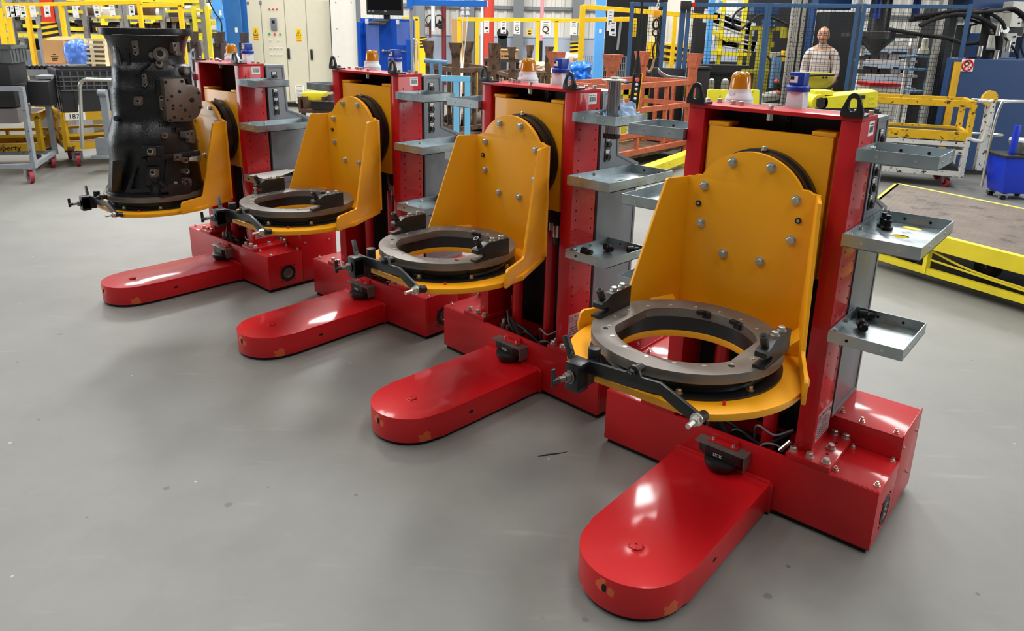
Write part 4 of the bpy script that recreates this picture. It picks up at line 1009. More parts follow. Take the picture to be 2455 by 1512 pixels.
# red-orange stanchion with hazard wrap
st = thing('roof_stanchion', 'red steel stanchion with black and yellow hazard band', 'column'); Ys = 13.2
a, c_ = at(103, 80, Ys), at(147, 80, Ys)
b = MB(); b.box(a.x + .02, c_.x - .08, Ys, Ys + .3, 0, 7.9); b.build('shaft', ORRED, st, smooth=0)
b = MB(); b.box(c_.x - .07, c_.x + .02, Ys + .02, Ys + .25, 0, 7.9); b.build('rear_flange', WSTEEL, st, smooth=0)
def hazard(parent, x0, x1, y0, y1, z0, z1, n=5, s=1):
    """diagonal black bands on a yellow sleeve, each band a wrapped strip"""
    MB().box(x0, x1, y0, y1, z0, z1).build('hazard_sleeve', RAIL, parent, smooth=0); h_ = (z1 - z0) / n; dz = h_ * .5 * s
    for k in range(n):
        zb = z0 + k * h_ + h_ * .2; zt = zb + h_ * .5
        cl_ = lambda z: max(z0, min(z1, z))
        q = MB(); e = .003
        q.hexa([(x0 - e, y0 - e, cl_(zb)), (x1 + e, y0 - e, cl_(zb + dz)), (x1 + e, y1 + e, cl_(zb + dz)), (x0 - e, y1 + e, cl_(zb)), (x0 - e, y0 - e, cl_(zt)), (x1 + e, y0 - e, cl_(zt + dz)), (x1 + e, y1 + e, cl_(zt + dz)), (x0 - e, y1 + e, cl_(zt))])
        q.build('hazard_stripe', HAZK, parent, smooth=0)
hazard(st, a.x, c_.x - .06, Ys - .02, Ys + .32, at(125, 95, Ys).z, at(125, 54, Ys).z, 3, 1)
# yellow barrier rails with hanging sheets
def rails(name, lab, Y, segs, posts, m_=RAIL, w_=.06, zb=0.):
    t = thing(name, lab, 'barrier')
    for (u0, v0, u1, v1) in segs:
        b = MB(); H(b, u0, v0, u1, v1, Y, w_, w_); b.build('rail', m_, t, smooth=0, bevel=.004)
    for (u, v) in posts:
        b = MB(); V(b, u, v + 40, Y, zb, at(u, v, Y).z, w_); b.build('post', m_, t, smooth=0, bevel=.004)
    return t
rails('barrier_frame', 'yellow square tube barrier in front of the left rack', 12.4, ((8, 13, 340, 5),), ((22, 14), (151, 9), (338, 5)))
rails('barrier_frame', 'thin orange yellow barrier behind the black casting', 13.4, ((342, 13, 440, 12),), ((436, 12), (4, 20), (70, 18)), w_=.07)
def sheet(u, v, w_, h_, Y, k, lab, grp):
    a, c_ = at(u, v + h_, Y), at(u + w_, v, Y); t = MB(); dz = random.uniform(-.01, .01)
    t.hexa([(a.x, Y, a.z), (c_.x, Y, a.z + dz), (c_.x, Y + .003, a.z + dz), (a.x, Y + .003, a.z), (a.x, Y, c_.z), (c_.x, Y, c_.z + dz), (c_.x, Y + .003, c_.z + dz), (a.x, Y + .003, c_.z)])
    o = t.build('hanging_sheet', PAPER, None, smooth=0); tag(o, lab, 'sheet', grp)
    W_, Hh = c_.x - a.x, c_.z - a.z
    for (x0, x1, z0, z1) in ((.25, .75, .88, .92), (.3, .7, .74, .76), (.2, .8, .62, .64)): MB().box(a.x + W_ * x0, a.x + W_ * x1, Y - .002, Y, a.z + Hh * z0, a.z + Hh * z1).build('print_line', INK, o)
    if k == 0: MB().box(a.x + W_ * .25, a.x + W_ * .75, Y - .002, Y, a.z + Hh * .3, a.z + Hh * .5).build('picture', INK, o)
    elif k == 1:
        c0 = Vector((a.x + W_ * .5, Y - .001, a.z + Hh * .4)); MB().tube([c0 + Vector((W_ * .26 * math.cos(t_), 0, W_ * .26 * math.sin(t_))) for t_ in [2 * PI * i / 20 for i in range(20)]], W_ * .05, 6, True).build('picture', INK, o)
    MB().box(a.x + W_ * .45, a.x + W_ * .85, Y - .002, Y, a.z + Hh * .08, a.z + Hh * .13).build('print_line', INK, o)
random.seed(5)
for k, (u, v) in enumerate(((17, 15), (25, 14), (36, 13), (50, 15), (74, 14), (108, 14), (176, 14), (227, 13), (264, 13), (311, 12))):
    sheet(u, v, 10 if k else 6, 27, 12.33, 0 if k % 2 else 2, '%s white printed sheet from left on the left yellow barrier' % ORD[k], 'sheets on the left yellow barrier')
# --- blue building column
bc = thing('blue_column', 'dark blue steel column left of the cream cabinets', 'column'); Yc = 13.0
BLUEC = mat('column_blue_paint', rgb(52, 112, 172), .45, var=.05); BLUEL = mat('light_blue_paint', rgb(92, 172, 244), .45, var=.04)
a, c_ = at(538, 60, Yc), at(579, 60, Yc)
b = MB(); b.box(a.x, c_.x, Yc, Yc + .02, 0, 7.9); b.box(a.x, c_.x, Yc + .3, Yc + .32, 0, 7.9); b.box((a.x + c_.x) / 2 - .01, (a.x + c_.x) / 2 + .01, Yc + .02, Yc + .3, 0, 7.9); b.build('shaft', BLUEC, bc, smooth=0)
b = MB(); x0, x1 = at(516, 30, Yc).x, at(540, 30, Yc).x; b.box(x0, x1, Yc - .12, Yc - .10, at(520, 42, Yc).z, 7.0); b.box(x0 + .03, x1 - .01, Yc - .08, Yc + .2, 0, at(520, 42, Yc).z); b.build('sunlit_flange_plate', BLUEL, bc, smooth=0, label='light blue plate coloured as the sunlit flange')  # light blue plate: sunlight on the left flange put into its colour
for (u, v, w_) in ((556, 66, 6), (525, 25, 5)):
    p = at(u, v, Yc - .13); MB().box(p.x, p.x + w_ * .0075, Yc - (.003 if u > 540 else .123), Yc - (.0 if u > 540 else .12), p.z - .08, p.z).build('sticker', PAPER, bc)
b = MB(); b.tube(bez([at(500, 0, 12.6), at(515, 30, 12.6), at(530, 52, 12.6), at(532, 80, 12.6)], 6), .012, 6); b.build('cable', RUBBER, bc)
# --- cream electrical cabinets
Ye = 15.5
ec = thing('electrical_cabinet', 'cream enamel electrical cabinet with three doors and warning labels', 'cabinet')
def fx(u): return at(u, 120, Ye).x
zt = at(690, -6, Ye).z
b = MB(); b.box(fx(588), fx(799), Ye + .03, Ye + .7, .1, zt); b.build('body', CREAM, ec, smooth=0)
b = MB(); b.box(fx(590), fx(797), Ye + .08, Ye + .66, 0, .1); b.build('plinth', BOXB, ec, smooth=0)
for (u0, u1) in ((590, 631), (633, 687), (688.5, 737), (739, 798)):
    MB().box(fx(u0), fx(u1), Ye, Ye + .028, .13, zt - .03).build('door', CREAM, ec, smooth=0, bevel=.006)
def fp(u, v, r, dep, name, m_): p = at(u, v, Ye); MB().lathe([(0, -dep), (r * .8, -dep), (r, -dep * .7), (r, 0)], 14, (p.x, Ye, p.z), axis='Y').build(name, m_, ec)
LR = mat('lamp_red', rgb(190, 60, 50), .3); LG = mat('lamp_green', rgb(40, 170, 90), .3)
for u in (646, 655, 664): fp(u, 22, .014, .03, 'indicator_lamp', LR)
fp(646, 81, .022, .03, 'push_button', LG); fp(659, 82, .022, .03, 'push_button', mat('button_red', rgb(226, 60, 48), .35)); fp(672, 82, .018, .03, 'push_button', LG)
for (u, v) in ((648, 97), (666, 97), (649, 115), (658, 115), (666, 115), (675, 115), (650, 131), (658, 131), (667, 131), (675, 131)): fp(u, v, .013, .03, 'indicator_lamp', WHITEP)
a, c_ = at(651, 72, Ye), at(663, 43, Ye); MB().box(a.x, c_.x, Ye - .04, Ye, a.z, c_.z).build('operator_panel', GREY, ec, bevel=.01); MB().box(a.x + .03, c_.x - .03, Ye - .043, Ye - .04, a.z + .13, c_.z - .05).build('screen', DARK, ec)
for (u, v) in ((691, 116), (746, 118)):
    p, q = at(u, v, Ye), at(u + 3, v + 25, Ye); MB().box(p.x - .015, p.x + .03, Ye - .03, Ye, q.z, p.z).build('handle', BOXB, ec, bevel=.006)
for (u, v) in ((606, 66), (709, 69)):
    p, q = at(u, v, Ye), at(u + 14.5, v + 30, Ye); s_ = MB().box(p.x, q.x, Ye - .004, Ye, q.z, p.z).build('warning_sign', RAIL, ec)
    cx = (p.x + q.x) / 2; h_ = p.z - q.z; tz = p.z - h_ * .1
    MB().tube([(cx, Ye - .005, tz), (cx + .045, Ye - .005, tz - .11), (cx - .045, Ye - .005, tz - .11)], .005, 5, True).build('warning_triangle', INK, s_)
    MB().prism([(cx + .008, tz - .03), (cx - .012, tz - .066), (cx - .002, tz - .064), (cx - .008, tz - .1), (cx + .013, tz - .058), (cx + .003, tz - .06)], Ye - .006, Ye - .004, xz).build('lightning_bolt', INK, s_)
    for k in range(3): MB().box(cx - .045, cx + .045, Ye - .006, Ye - .004, tz - .14 - k * .035, tz - .128 - k * .035).build('print_line', INK if k == 0 else ORRED, s_)
for (u, v) in ((590, 4), (620, 3)):
    p, q = at(u, v, Ye), at(u + 7.5, v + 8, Ye); MB().box(p.x, q.x, Ye - .003, Ye, q.z, p.z).build('rating_label', GREY, ec)
for (u0, u1) in ((708, 731), (768, 790)):
    p, q = at(u0, 205, Ye), at(u1, 248, Ye); vt = MB().box(p.x, q.x, Ye - .02, Ye, q.z, p.z).build('vent_frame', CREAMW, ec, bevel=.004)
    n = 14
    for k in range(n):
        z = q.z + (p.z - q.z) * (k + .6) / n; MB().box(p.x + .025, q.x - .025, Ye - .024, Ye - .02, z - .006, z).build('louvre', BOXG, vt)
wk = thing('white_enclosure', 'tall white panelled enclosure right of the cream cabinets', 'cabinet')
b = MB(); b.box(fx(801), fx(868), Ye - .15, Ye + 1.2, 0, zt + .1); b.build('body', CREAMW, wk, smooth=0, bevel=.006)
for (u, v) in ((805, 6), (842, 6), (808, 69), (811, 136), (868 - 4, 47)):
    p = at(u, v, Ye - .15); MB().cyl((p.x, Ye - .15, p.z), (p.x, Ye - .156, p.z), .012, 10).build('screw', GREY, wk)
MB().box(fx(798.5), fx(801), Ye - .12, Ye + .4, 0, zt).build('edge_strip', BOXB, wk, smooth=0)
MB().box(fx(862), fx(872), Ye - .22, Ye - .16, at(860, 200, Ye).z, zt + .3).build('cable_chase', WSTEEL, wk, smooth=0)
# parts trolley with yellow cover in front of the cabinets
pt = thing('fixture_trolley', 'brown steel fixture trolley with a yellow cover before the cream cabinet', 'trolley'); Yp = 11.0
a, c_ = at(716, 262, Yp), at(800, 262, Yp); MB().box(a.x, c_.x, Yp, Yp + .8, a.z - .05, a.z).build('deck', pm[3], pt, smooth=0)
b = MB(); fbox(b, 724, 223, 774, 240, Yp + .2, .4); b.build('yellow_cover', YR, pt, bevel=.008)
for (u, v) in ((719, 232), (731, 232), (776, 232), (792, 226)):
    p = at(u, v, Yp + .1); MB().box(p.x - .02, p.x + .02, Yp + .05, Yp + .5, a.z, p.z).build('fixture_post', pm[3], pt, smooth=0)
b = MB(); fbox(b, 746, 244, 800, 262, Yp - .05, .3); b.build('steel_block', DSTEEL, pt, bevel=.008)
for f in (.08, .92):
    for dy in (.1, .7): p = a.lerp(c_, f); caster(pt, (p.x, Yp + dy), .06, .4); MB().box(p.x - .03, p.x + .03, Yp + dy - .03, Yp + dy + .03, .13, a.z - .05).build('leg', pm[3], pt, smooth=0)
# ------------------------------------------------------------------ middle background
BLUEB = mat('board_blue', rgb(8, 84, 196), .4, var=.04); BLUEA = mat('arm_blue_paint', rgb(30, 112, 206), .4)
RUST = mat('dark_rust', rgb(92, 68, 46), .75, var=.25, scale=14, dirt=rgb(52, 38, 28), dirt_amt=.5, dscale=9)
RUSTO = mat('orange_rust_paint', rgb(184, 98, 66), .65, var=.2, scale=22, dirt=rgb(128, 74, 50), dirt_amt=.3, dscale=30)
SKY = mat('sky_blue_paint', rgb(122, 200, 240), .45, var=.05); STEELB = mat('steel_blue_paint', rgb(104, 140, 172), .45, var=.06)
PIPER = mat('maroon_pipe', rgb(120, 40, 44), .5); PIPEO = mat('red_pipe', rgb(196, 62, 46), .5)
PLY = mat('plywood', rgb(196, 156, 104), .7, var=.1, scale=3, streak=(1, 1, .1))
ACR = mat('clear_acrylic', rgb(200, 214, 240), .08, alpha=.09)
# --- blue workstation board with monitor
Yw = 12.0
ws = thing('workstation_board', 'blue workstation board with clear acrylic sheets behind the trolleys', 'workstation')
b = MB(); a, c_ = at(868, 175, Yw), at(992, 46, Yw); b.box(a.x, c_.x, Yw, Yw + .06, .1, c_.z); b.box(a.x, a.x + .05, Yw - .25, Yw, .1, c_.z - .06); b.box(c_.x - .08, c_.x, Yw - .3, Yw, .1, c_.z - .3); b.build('board', BLUEB, ws, smooth=0, bevel=.006)
for x_ in (a.x + .02, c_.x - .06): MB().box(x_, x_ + .06, Yw - .3, Yw + .3, 0, .1).build('foot', BLUEB, ws, smooth=0)
for (u0, v0, u1, v1) in ((880, 52, 908, 140), (952, 52, 980, 108)):
    b = MB(); fbox(b, u0, v0, u1, v1, Yw - .28, .006); b.build('acrylic_sheet', ACR, ws, smooth=0)
for (u, v) in ((874, 48), (948, 50)):
    p = at(u, v, Yw - .1); MB().box(p.x, p.x + .045, Yw - .06, Yw - .0, p.z - .05, p.z + .02).build('white_clip', WHITEP, ws)
pl = MB(); p = at(986, 92, Yw - .1); pl.cyl((p.x, Yw - .1, 0), (p.x, Yw - .1, at(986, 14, Yw).z), .022, 12); pl.build('grey_pole', GRACK, ws)
b = MB(); H(b, 918, 122, 940, 120, Yw - .05, .02, .02); H(b, 955, 120, 975, 124, Yw - .05, .02, .02); b.ball(at(918, 122, Yw - .06), .03); b.build('grab_handle', ZINC, ws)
mo = thing('monitor', 'black flat monitor above the blue board', 'monitor')
b = MB(); fbox(b, 879, -8, 965, 35, Yw - .05, .05); b.build('bezel', BOXB, mo, smooth=0, bevel=.006)
b = MB(); fbox(b, 882, -8, 961, 23, Yw - .053, .003); b.build('screen', mat('dark_screen', rgb(12, 12, 14), .12), mo, smooth=0)
for u in (882, 891, 921): b = MB(); fbox(b, u, 25, u + 6, 29, Yw - .053, .003); b.build('button', GREY, mo, smooth=0)
b = MB(); fbox(b, 920, 34, 934, 47, Yw, .05); b.build('stand', BOXB, mo, smooth=0)
kb = thing('keyboard', 'dark keyboard tilted on the blue board', 'keyboard'); b = MB(); p, q = at(886, 60, Yw - .2), at(934, 50, Yw - .05); b.hexa([(p.x, Yw - .3, p.z), (q.x - .03, Yw - .3, p.z), (q.x, Yw - .005, q.z), (p.x + .06, Yw - .005, q.z), (p.x, Yw - .3, p.z + .02), (q.x - .03, Yw - .3, p.z + .02), (q.x, Yw - .005, q.z + .02), (p.x + .06, Yw - .005, q.z + .02)]); b.build('case', BOXB, kb, smooth=0)
b = MB()
for i in range(12):
    for j in range(4):
        fx_, fy_ = (i + .5) / 12, (j + .5) / 4; c0 = Vector((p.x + (q.x - p.x) * fx_ * .9 + .03 * fy_, Yw - .3 + .29 * fy_, p.z + (q.z - p.z) * fy_ + .022)); b.box(c0.x - .009, c0.x + .009, c0.y - .02, c0.y + .02, c0.z, c0.z + .008)
o = b.build('keys', GREY, kb, smooth=0); o['kind'] = 'stuff'
# --- blue swing arm with two white plugs
jb = thing('jib_arm', 'blue horizontal jib arm with two white hanging plugs', 'jib arm'); Yj = 11.6
b = MB(); H(b, 985, 6, 1168, 9, Yj, .085, .06); b.build('arm', BLUEA, jb, smooth=0, bevel=.006)
b = MB(); p = at(984, 6, Yj); b.box(p.x - .05, p.x + .04, Yj - .05, Yj + .05, p.z - .09, p.z + .12); b.build('pivot', BLUEA, jb, smooth=0)
b = MB(); p = at(1168.5, 9, Yj); b.box(p.x - .004, p.x + .004, Yj - .032, Yj + .032, p.z - .045, p.z + .045); b.build('end_cap', WHITEP, jb)
b = MB(); p = at(986, 10, Yj); b.cyl((p.x, Yj, 0), (p.x, Yj, p.z), .02, 10); b.build('mast', GRACK, jb)
for u in (1109, 1121):
    p = at(u, 20, Yj); MB().lathe([(0, -.095), (.03, -.095), (.026, -.05), (.012, -.04), (.034, -.005), (.02, .02), (0, .02)], 14, p).build('plug', WHITEP, jb)
b = MB(); b.tube(bez([at(1109, 32, Yj), at(1108, 90, Yj), at(1106, 150, Yj), at(1105, 240, Yj - .6), at(1100, 300, Yj - 1)], 8), .008, 6); b.tube(bez([at(1121, 32, Yj), at(1117, 90, Yj), at(1110, 150, Yj), at(1108, 190, Yj - .6), at(1103, 300, Yj - 1)], 8), .008, 6)
b.build('cable', WHITEP, jb)
b = MB(); b.tube(bez([at(988, 92, Yw - .2), at(990, 130, Yw - .2), at(993, 172, Yw - .3), at(990, 240, Yw - .3)], 8), .01, 6); b.tube(bez([at(990, 92, Yw - .2), at(1000, 100, Yw - .2), at(1001, 140, Yw - .2), at(1004, 175, Yw - .3), at(1000, 240, Yw - .3)], 8), .011, 6)
tag(b.build('white_cable', WHITEP), 'pair of white cables hanging beside the blue board', 'cable')
# --- pipes and valves on the back wall
pv = thing('sprinkler_pipes', 'maroon pipes with two handwheel valves on the back wall', 'pipework'); Yv = 23.2
b = MB(); p = at(1064, 60, Yv); b.cyl((p.x, Yv, 0), (p.x, Yv, 7), .07, 14); H(b, 1015, 62, 1064, 60, Yv, .09, .09); p = at(1031, 70, Yv); b.cyl((p.x, Yv, 1.4), (p.x, Yv, at(1031, 62, Yv).z), .035, 10); b.build('pipe', PIPER, pv)
for u in (1033, 1053):
    p = at(u, 48, Yv - .2); q = at(u + 4, 60, Yv); v_ = MB(); v_.tube([Vector((p.x + .14 * math.cos(t), Yv - .25 + .06 * math.cos(t), p.z + .14 * math.sin(t))) for t in [2 * PI * i / 20 for i in range(20)]], .018, 6, True); v_.cyl(p, q, .03, 8); v_.cyl((q.x, Yv - .06, q.z), (q.x, Yv + .06, q.z), .12, 14); v_.build('handwheel_valve', BOXB, pv)
p = at(1041, 30, Yv); MB().cyl((p.x, Yv - .3, at(1041, 75, Yv).z), (p.x, Yv - .3, 7.5), .06, 12).build('white_pipe', WHITEP, pv)
hp = thing('hazard_post', 'white post with striped hazard foot before the back wall', 'post'); p = at(1008, 100, 18.5); hazard(hp, p.x - .13, p.x + .13, 18.5, 18.7, at(1008, 118, 18.5).z, at(1008, 88, 18.5).z, 4, 1); MB().box(p.x - .13, p.x + .13, 18.5, 18.7, 0, at(1008, 118, 18.5).z).build('foot', RAIL, hp); MB().box(p.x - .1, p.x + .1, 18.52, 18.68, at(1008, 88, 18.5).z, 7.9).build('shaft', WSTEEL, hp, smooth=0)
rp = thing('red_pipe', 'thick red vertical pipe with a white strip by the yellow barrier', 'pipe'); p = at(1172, 60, 19.0); MB().cyl((p.x, 19, 0), (p.x, 19, 7.9), .13, 18).build('pipe', PIPEO, rp); MB().box(p.x - .2, p.x - .14, 18.95, 19.05, 0, 7.9).build('strip', WHITEP, rp, smooth=0)
pk = thing('pink_pole', 'pink and black slender pole standing by the back wall', 'pole'); p = at(1298, 50, 20.0); MB().cyl((p.x, 20, at(1298, 98, 20).z), (p.x + .05, 20, 6), .05, 10).build('shaft', mat('pink_paint', rgb(226, 150, 160), .5), pk); MB().cyl((p.x, 20, 0), (p.x, 20, at(1298, 98, 20).z), .06, 10, .05).build('foot', BOXB, pk)
fs = thing('wall_notice', 'small yellow notice with black print on the back wall', 'notice'); b = MB(); fbox(b, 1263, 70, 1275, 84, 23.5, .01); b.build('board', RAIL, fs, smooth=0); 
for k in range(2): b = MB(); fbox(b, 1265, 73 + k * 6, 1273, 76 + k * 6, 23.495, .004); b.build('print_line', INK, fs, smooth=0)
for (nm, lb_, u0, v0, u1, v1) in (('wall_machine', 'dark rounded machine by the back wall behind hanging sheets', 1194, 66, 1216, 94),):
    mc = thing(nm, lb_, 'machine'); b = MB(); p, q = at(u0, v1, 22.5), at(u1, v0, 22.5); b.cyl(((p.x + q.x) / 2, 22.5, (p.z + q.z) / 2), ((p.x + q.x) / 2, 22.8, (p.z + q.z) / 2), (q.z - p.z) / 2, 20); b.box(p.x, q.x, 22.5, 22.8, 0, p.z + .1); b.build('housing', BOXB, mc)
# --- plywood sheet and yellow barrier with hanging sheets
b = MB(); fbox(b, 1083, 46, 1116, 190, 16.3, .06); p = b.v[0].z; b.v = [Vector((v.x, v.y, max(0, v.z) if v.z > 1 else 0)) for v in b.v]; tag(b.build('plywood_sheet', PLY, None, smooth=0), 'tall plywood sheet standing behind the yellow barrier', 'board')
rails('barrier_frame', 'long yellow square tube barrier in the middle background', 15.2, ((1098, 46, 1400, 50),), ((1101, 46), (1144, 46), (1289, 50), (1333, 50)), w_=.075)
rails('barrier_frame', 'short yellow barrier beside the blue board', 14.0, ((965, 45, 1003, 45),), ((1001, 45),), w_=.07)
nf = thing('barrier_frame', 'tall bright yellow frame left of the blue mesh fence', 'barrier'); Yn = 11.9
for (u0, v0, u1, v1) in ((1396, 16, 1720, 42), (1400, 48, 1512, 46)):
    b = MB(); H(b, u0, v0, u1, v1, Yn + (.0 if v0 < 20 else .3), .07, .06); b.build('rail', RAIL, nf, smooth=0, bevel=.004)
b = MB(); V(b, 1394, 90, Yn, 0, at(1394, 13, Yn).z, .085); b.build('post', RAIL, nf, smooth=0, bevel=.004)
for (u, v, w_) in ((1521, 47, 8),): b = MB(); V(b, u, 65, 12.3, at(u, 88, 12.3).z, at(u, 44, 12.3).z, .06); b.build('stub_post', RAIL, nf, smooth=0)
random.seed(9); g2 = 'sheets on the middle yellow barrier'
for k, (u, v, w_, h_) in enumerate(((1160, 50, 13, 29), (1200, 51, 14, 29), (1231, 50, 17, 31), (1295, 50, 26, 34), (1366, 51, 19, 32), (1386, 52, 8, 33))): sheet(u, v, w_, h_, 15.12, (0, 0, 1, 1, 2, 2)[k], '%s white printed sheet from left on the middle yellow barrier' % ORD[k], g2)
for k, (u, v) in enumerate(((1454, 24), (1460, 52))): sheet(u, v, 18, 50 if k == 0 else 33, 11.864 - .006 * k, 0, ('tall white printed sheet on the bright yellow frame', 'lower white printed sheet overlapping the tall one on the yellow frame')[k], None)
b = MB(); b.cyl((.0, 0, 0), (.0, 0, .01), .01)
sl2 = thing('sky_blue_column', 'light blue steel column behind the bright yellow frame', 'column'); p, q = at(1428, 60, 14.0), at(1450, 60, 14.0); MB().box(p.x, q.x, 14, 14.2, 0, 7.9).build('shaft', BLUEL, sl2, smooth=0); b = MB(); fbox(b, 1436, 70, 1443, 80, 13.995, .004); b.build('sticker', PAPER, sl2, smooth=0)
dk = thing('dark_doorway', 'dark curtained opening behind the yellow frame', 'doorway'); b = MB(); p, q = at(1452, 100, 16.), at(1640, 20, 16.); b.box(p.x * 1.06, q.x * 1.06, 17, 17.2, 0, 5); b.build('curtain', DARK, dk, smooth=0); b = MB(); H(b, 1480, 120, 1490, 40, 16.9, .05, .05); b.build('prop', WSTEEL, dk, smooth=0)
hz2 = thing('hazard_post', 'grey post with striped hazard foot before the doorway', 'post'); p = at(1384, 115, 17.); hazard(hz2, p.x - .15, p.x + .15, 17, 17.2, at(1384, 128, 17.).z, at(1384, 100, 17.).z, 3, 1); MB().box(p.x - .12, p.x + .12, 17.02, 17.18, at(1384, 100, 17.).z, 7.9).build('shaft', WSTEEL, hz2, smooth=0); MB().box(p.x - .12, p.x + .12, 17.02, 17.18, 0, at(1384, 128, 17.).z).build('foot', WSTEEL, hz2, smooth=0)
# --- stillages: posts with flared cups, rails and bars
def stillage(lab, C0, zt, m_, rails_z, bars, cup=.17, pw=.09, feet=True, group=None, zbase=.12):
    t = thing('stillage', lab, 'stillage', group=group); up = Vector((0, 0, 1)); n = len(C0); cen = sum(C0, Vector()) / n
    for i, p in enumerate(C0):
        MB().bar(p, p + up * (zt - .14), pw, pw).build('post', m_, t, smooth=0, bevel=.004)
        o = (p - cen); o.z = 0; o.normalize(); e = (C0[(i + 1) % n] - p).normalized(); e2 = (C0[i - 1] - p).normalized()
        h_ = pw / 2; k_ = cup - pw; b = MB(); lo = p + up * (zt - .19); hi = p + up * zt     # flared cup, open on the inner sides
        b.hexa([lo - e * h_ - e2 * h_, lo + e * h_ - e2 * h_, lo + e * h_ + e2 * h_, lo - e * h_ + e2 * h_, hi - e * (h_ + k_) - e2 * (h_ + k_), hi + e * (h_ + k_ * .3) - e2 * (h_ + k_), hi + e * (h_ + k_ * .3) + e2 * (h_ + k_ * .3), hi - e * (h_ + k_) + e2 * (h_ + k_ * .3)])
        b.build('cup', m_, t, smooth=0)
        if feet: MB().bar(p, p + up * .06, pw * 1.5, pw * 1.5).build('foot', m_, t, smooth=0)
    for i in range(n):
        p, q = C0[i], C0[(i + 1) % n]
        for z in rails_z: MB().bar(p + up * z, q + up * z, .05, .065).build('rail', m_, t, smooth=0, bevel=.003)
        for k in range(bars):
            f = (k + 1) / (bars + 1); r = p.lerp(q, f)
            MB().bar(r + up * rails_z[0], r + up * rails_z[-1], .045, .045, (q - p)).build('bar', m_, t, smooth=0)
    MB().hexa([p + up * zbase for p in C0] + [p + up * (zbase + .03) for p in C0]).build('floor_plate', MATS['dark_rust'], t, smooth=0)
    return t
XY = lambda u, Y, v=200: Vector((at(u, v, Y).x, Y, 0))
stillage('orange rusty stillage nearest the grey control cabinet', [Vector((1.04, 8.72, 0)), Vector((2.32, 10.22, 0)), Vector((1.71, 10.74, 0)), Vector((.43, 9.24, 0))], 1.40, RUSTO, (.2, .42, .72, 1.02), 2, cup=.16, pw=.11)
stillage('dark brown rusty stillage behind the sky blue frame', [XY(1093, 10.6), XY(1180, 11.2), XY(1122, 12.3), XY(1030, 11.7)], 1.46, RUST, (.25, .6, 1.08), 3, group='dark rusty stillages', pw=.11)
stillage('dark brown rusty stillage left of the wrapped pallets', [XY(1226, 11.8), XY(1312, 12.8), XY(1268, 13.8), XY(1192, 12.9)], 1.40, RUST, (.25, .6, .95), 3, group='dark rusty stillages', pw=.1)
stillage('dark brown rusty stillage by the blue column', [XY(532, 10.4), XY(592, 11.2), XY(540, 12.1), XY(478, 11.3)], 1.52, mat('black_brown_rust', rgb(58, 42, 36), .7, var=.2), (.25, .6, 1.05), 2, pw=.11)
# crates of castings inside the brown stillages
random.seed(4)
for k, (u, v, Y) in enumerate(((1130, 190, 11.4), (1150, 196, 11.3), (1100, 205, 11.5), (1215, 190, 12.7), (1245, 195, 12.6), (1262, 190, 12.9), (1085, 195, 11.6), (1160, 180, 11.8))):
    p = at(u, v, Y); b = MB(); r = random.uniform(.10, .15); z = .155 + r
    b.lathe([(0, -.13), (r * .5, -.13), (r, -.06), (r, .06), (r * .6, .13), (0, .13)], 16, (p.x, Y, z), axis='X'); o = b.build('steel_casting', random.choice((DSTEEL, STEEL)), None); tag(o, 'rounded steel casting in a dark rusty stillage, %s from left' % ORD[(2, 3, 1, 5, 6, 7, 0, 4)[k]], 'casting', 'castings in the rusty stillages')
# --- sky blue frame and T-bar stand
sf = thing('sky_blue_frame', 'sky blue square tube frame behind the third trolley', 'frame'); Yf = 8.3
p, q, r = at(1062, 191, Yf), at(1094, 191, Yf), at(1121, 189, Yf)
for x_ in (q.x, r.x, p.x - .25): MB().box(x_ - .03, x_ + .03, Yf - .03, Yf + .03, 0, r.z).build('post', SKY, sf, smooth=0, bevel=.003)
for z in (r.z, .45): MB().box(p.x - .28, r.x + .03, Yf - .032, Yf + .032, z - .03, z + .03).build('rail', SKY, sf, smooth=0, bevel=.003)
MB().box(p.x - .28, r.x + .03, Yf - .032, Yf + .6, .1, .14).build('base', SKY, sf, smooth=0)
tb = thing('tube_stand', 'steel blue stand with a horizontal tube top behind the second trolley', 'stand'); Yt = 9.8
b = MB(); b.cyl(at(1017, 145, Yt), at(1073, 150, Yt), .03, 14); b.build('tube', STEELB, tb)
for u in (1035, 1056): b = MB(); V(b, u, 190, Yt, 0, at(u, 149, Yt).z, .045); b.build('leg', STEELB, tb, smooth=0)
MB().box(at(1030, 150, Yt).x, at(1062, 150, Yt).x, Yt - .25, Yt + .25, 0, .05).build('base', STEELB, tb, smooth=0)
# --- wrapped goods, carton, blue bag
BEIGE = mat('beige_wrapped_goods', rgb(222, 196, 170), .25, var=.2, scale=10, bump=1.0, bscale=16, coat=.3)
def pallet(lab, u0, u1, Y, dep, z):
    a, c_ = at(u0, 200, Y), at(u1, 200, Y); t = thing('timber_pallet', lab, 'pallet')
    for k in range(5): x_ = a.x + (c_.x - a.x) * k / 5; MB().box(x_, x_ + (c_.x - a.x) * .16, Y, Y + dep, z - .03, z).build('board', WOOD, t, smooth=0)
    for k in range(3): y_ = Y + dep * k / 2.2; MB().box(a.x, c_.x, y_, y_ + .1, 0, z - .03).build('bearer', WOOD, t, smooth=0)
pallet('timber pallet under the beige wrapped goods', 1245, 1402, 14.3, 1.0, .8)
blob('wrapped_goods', 'beige goods under creased plastic wrap, right of the cardboard carton', 'wrapped goods', BEIGE, 1318, 132, 1402, 190, 14.3, .9, 2, amp=.4, sq=5)
blob('wrapped_goods', 'low beige wrapped load in front of the cardboard carton', 'wrapped goods', BEIGE, 1240, 150, 1312, 190, 14.35, .8, 12, amp=.4, sq=5)
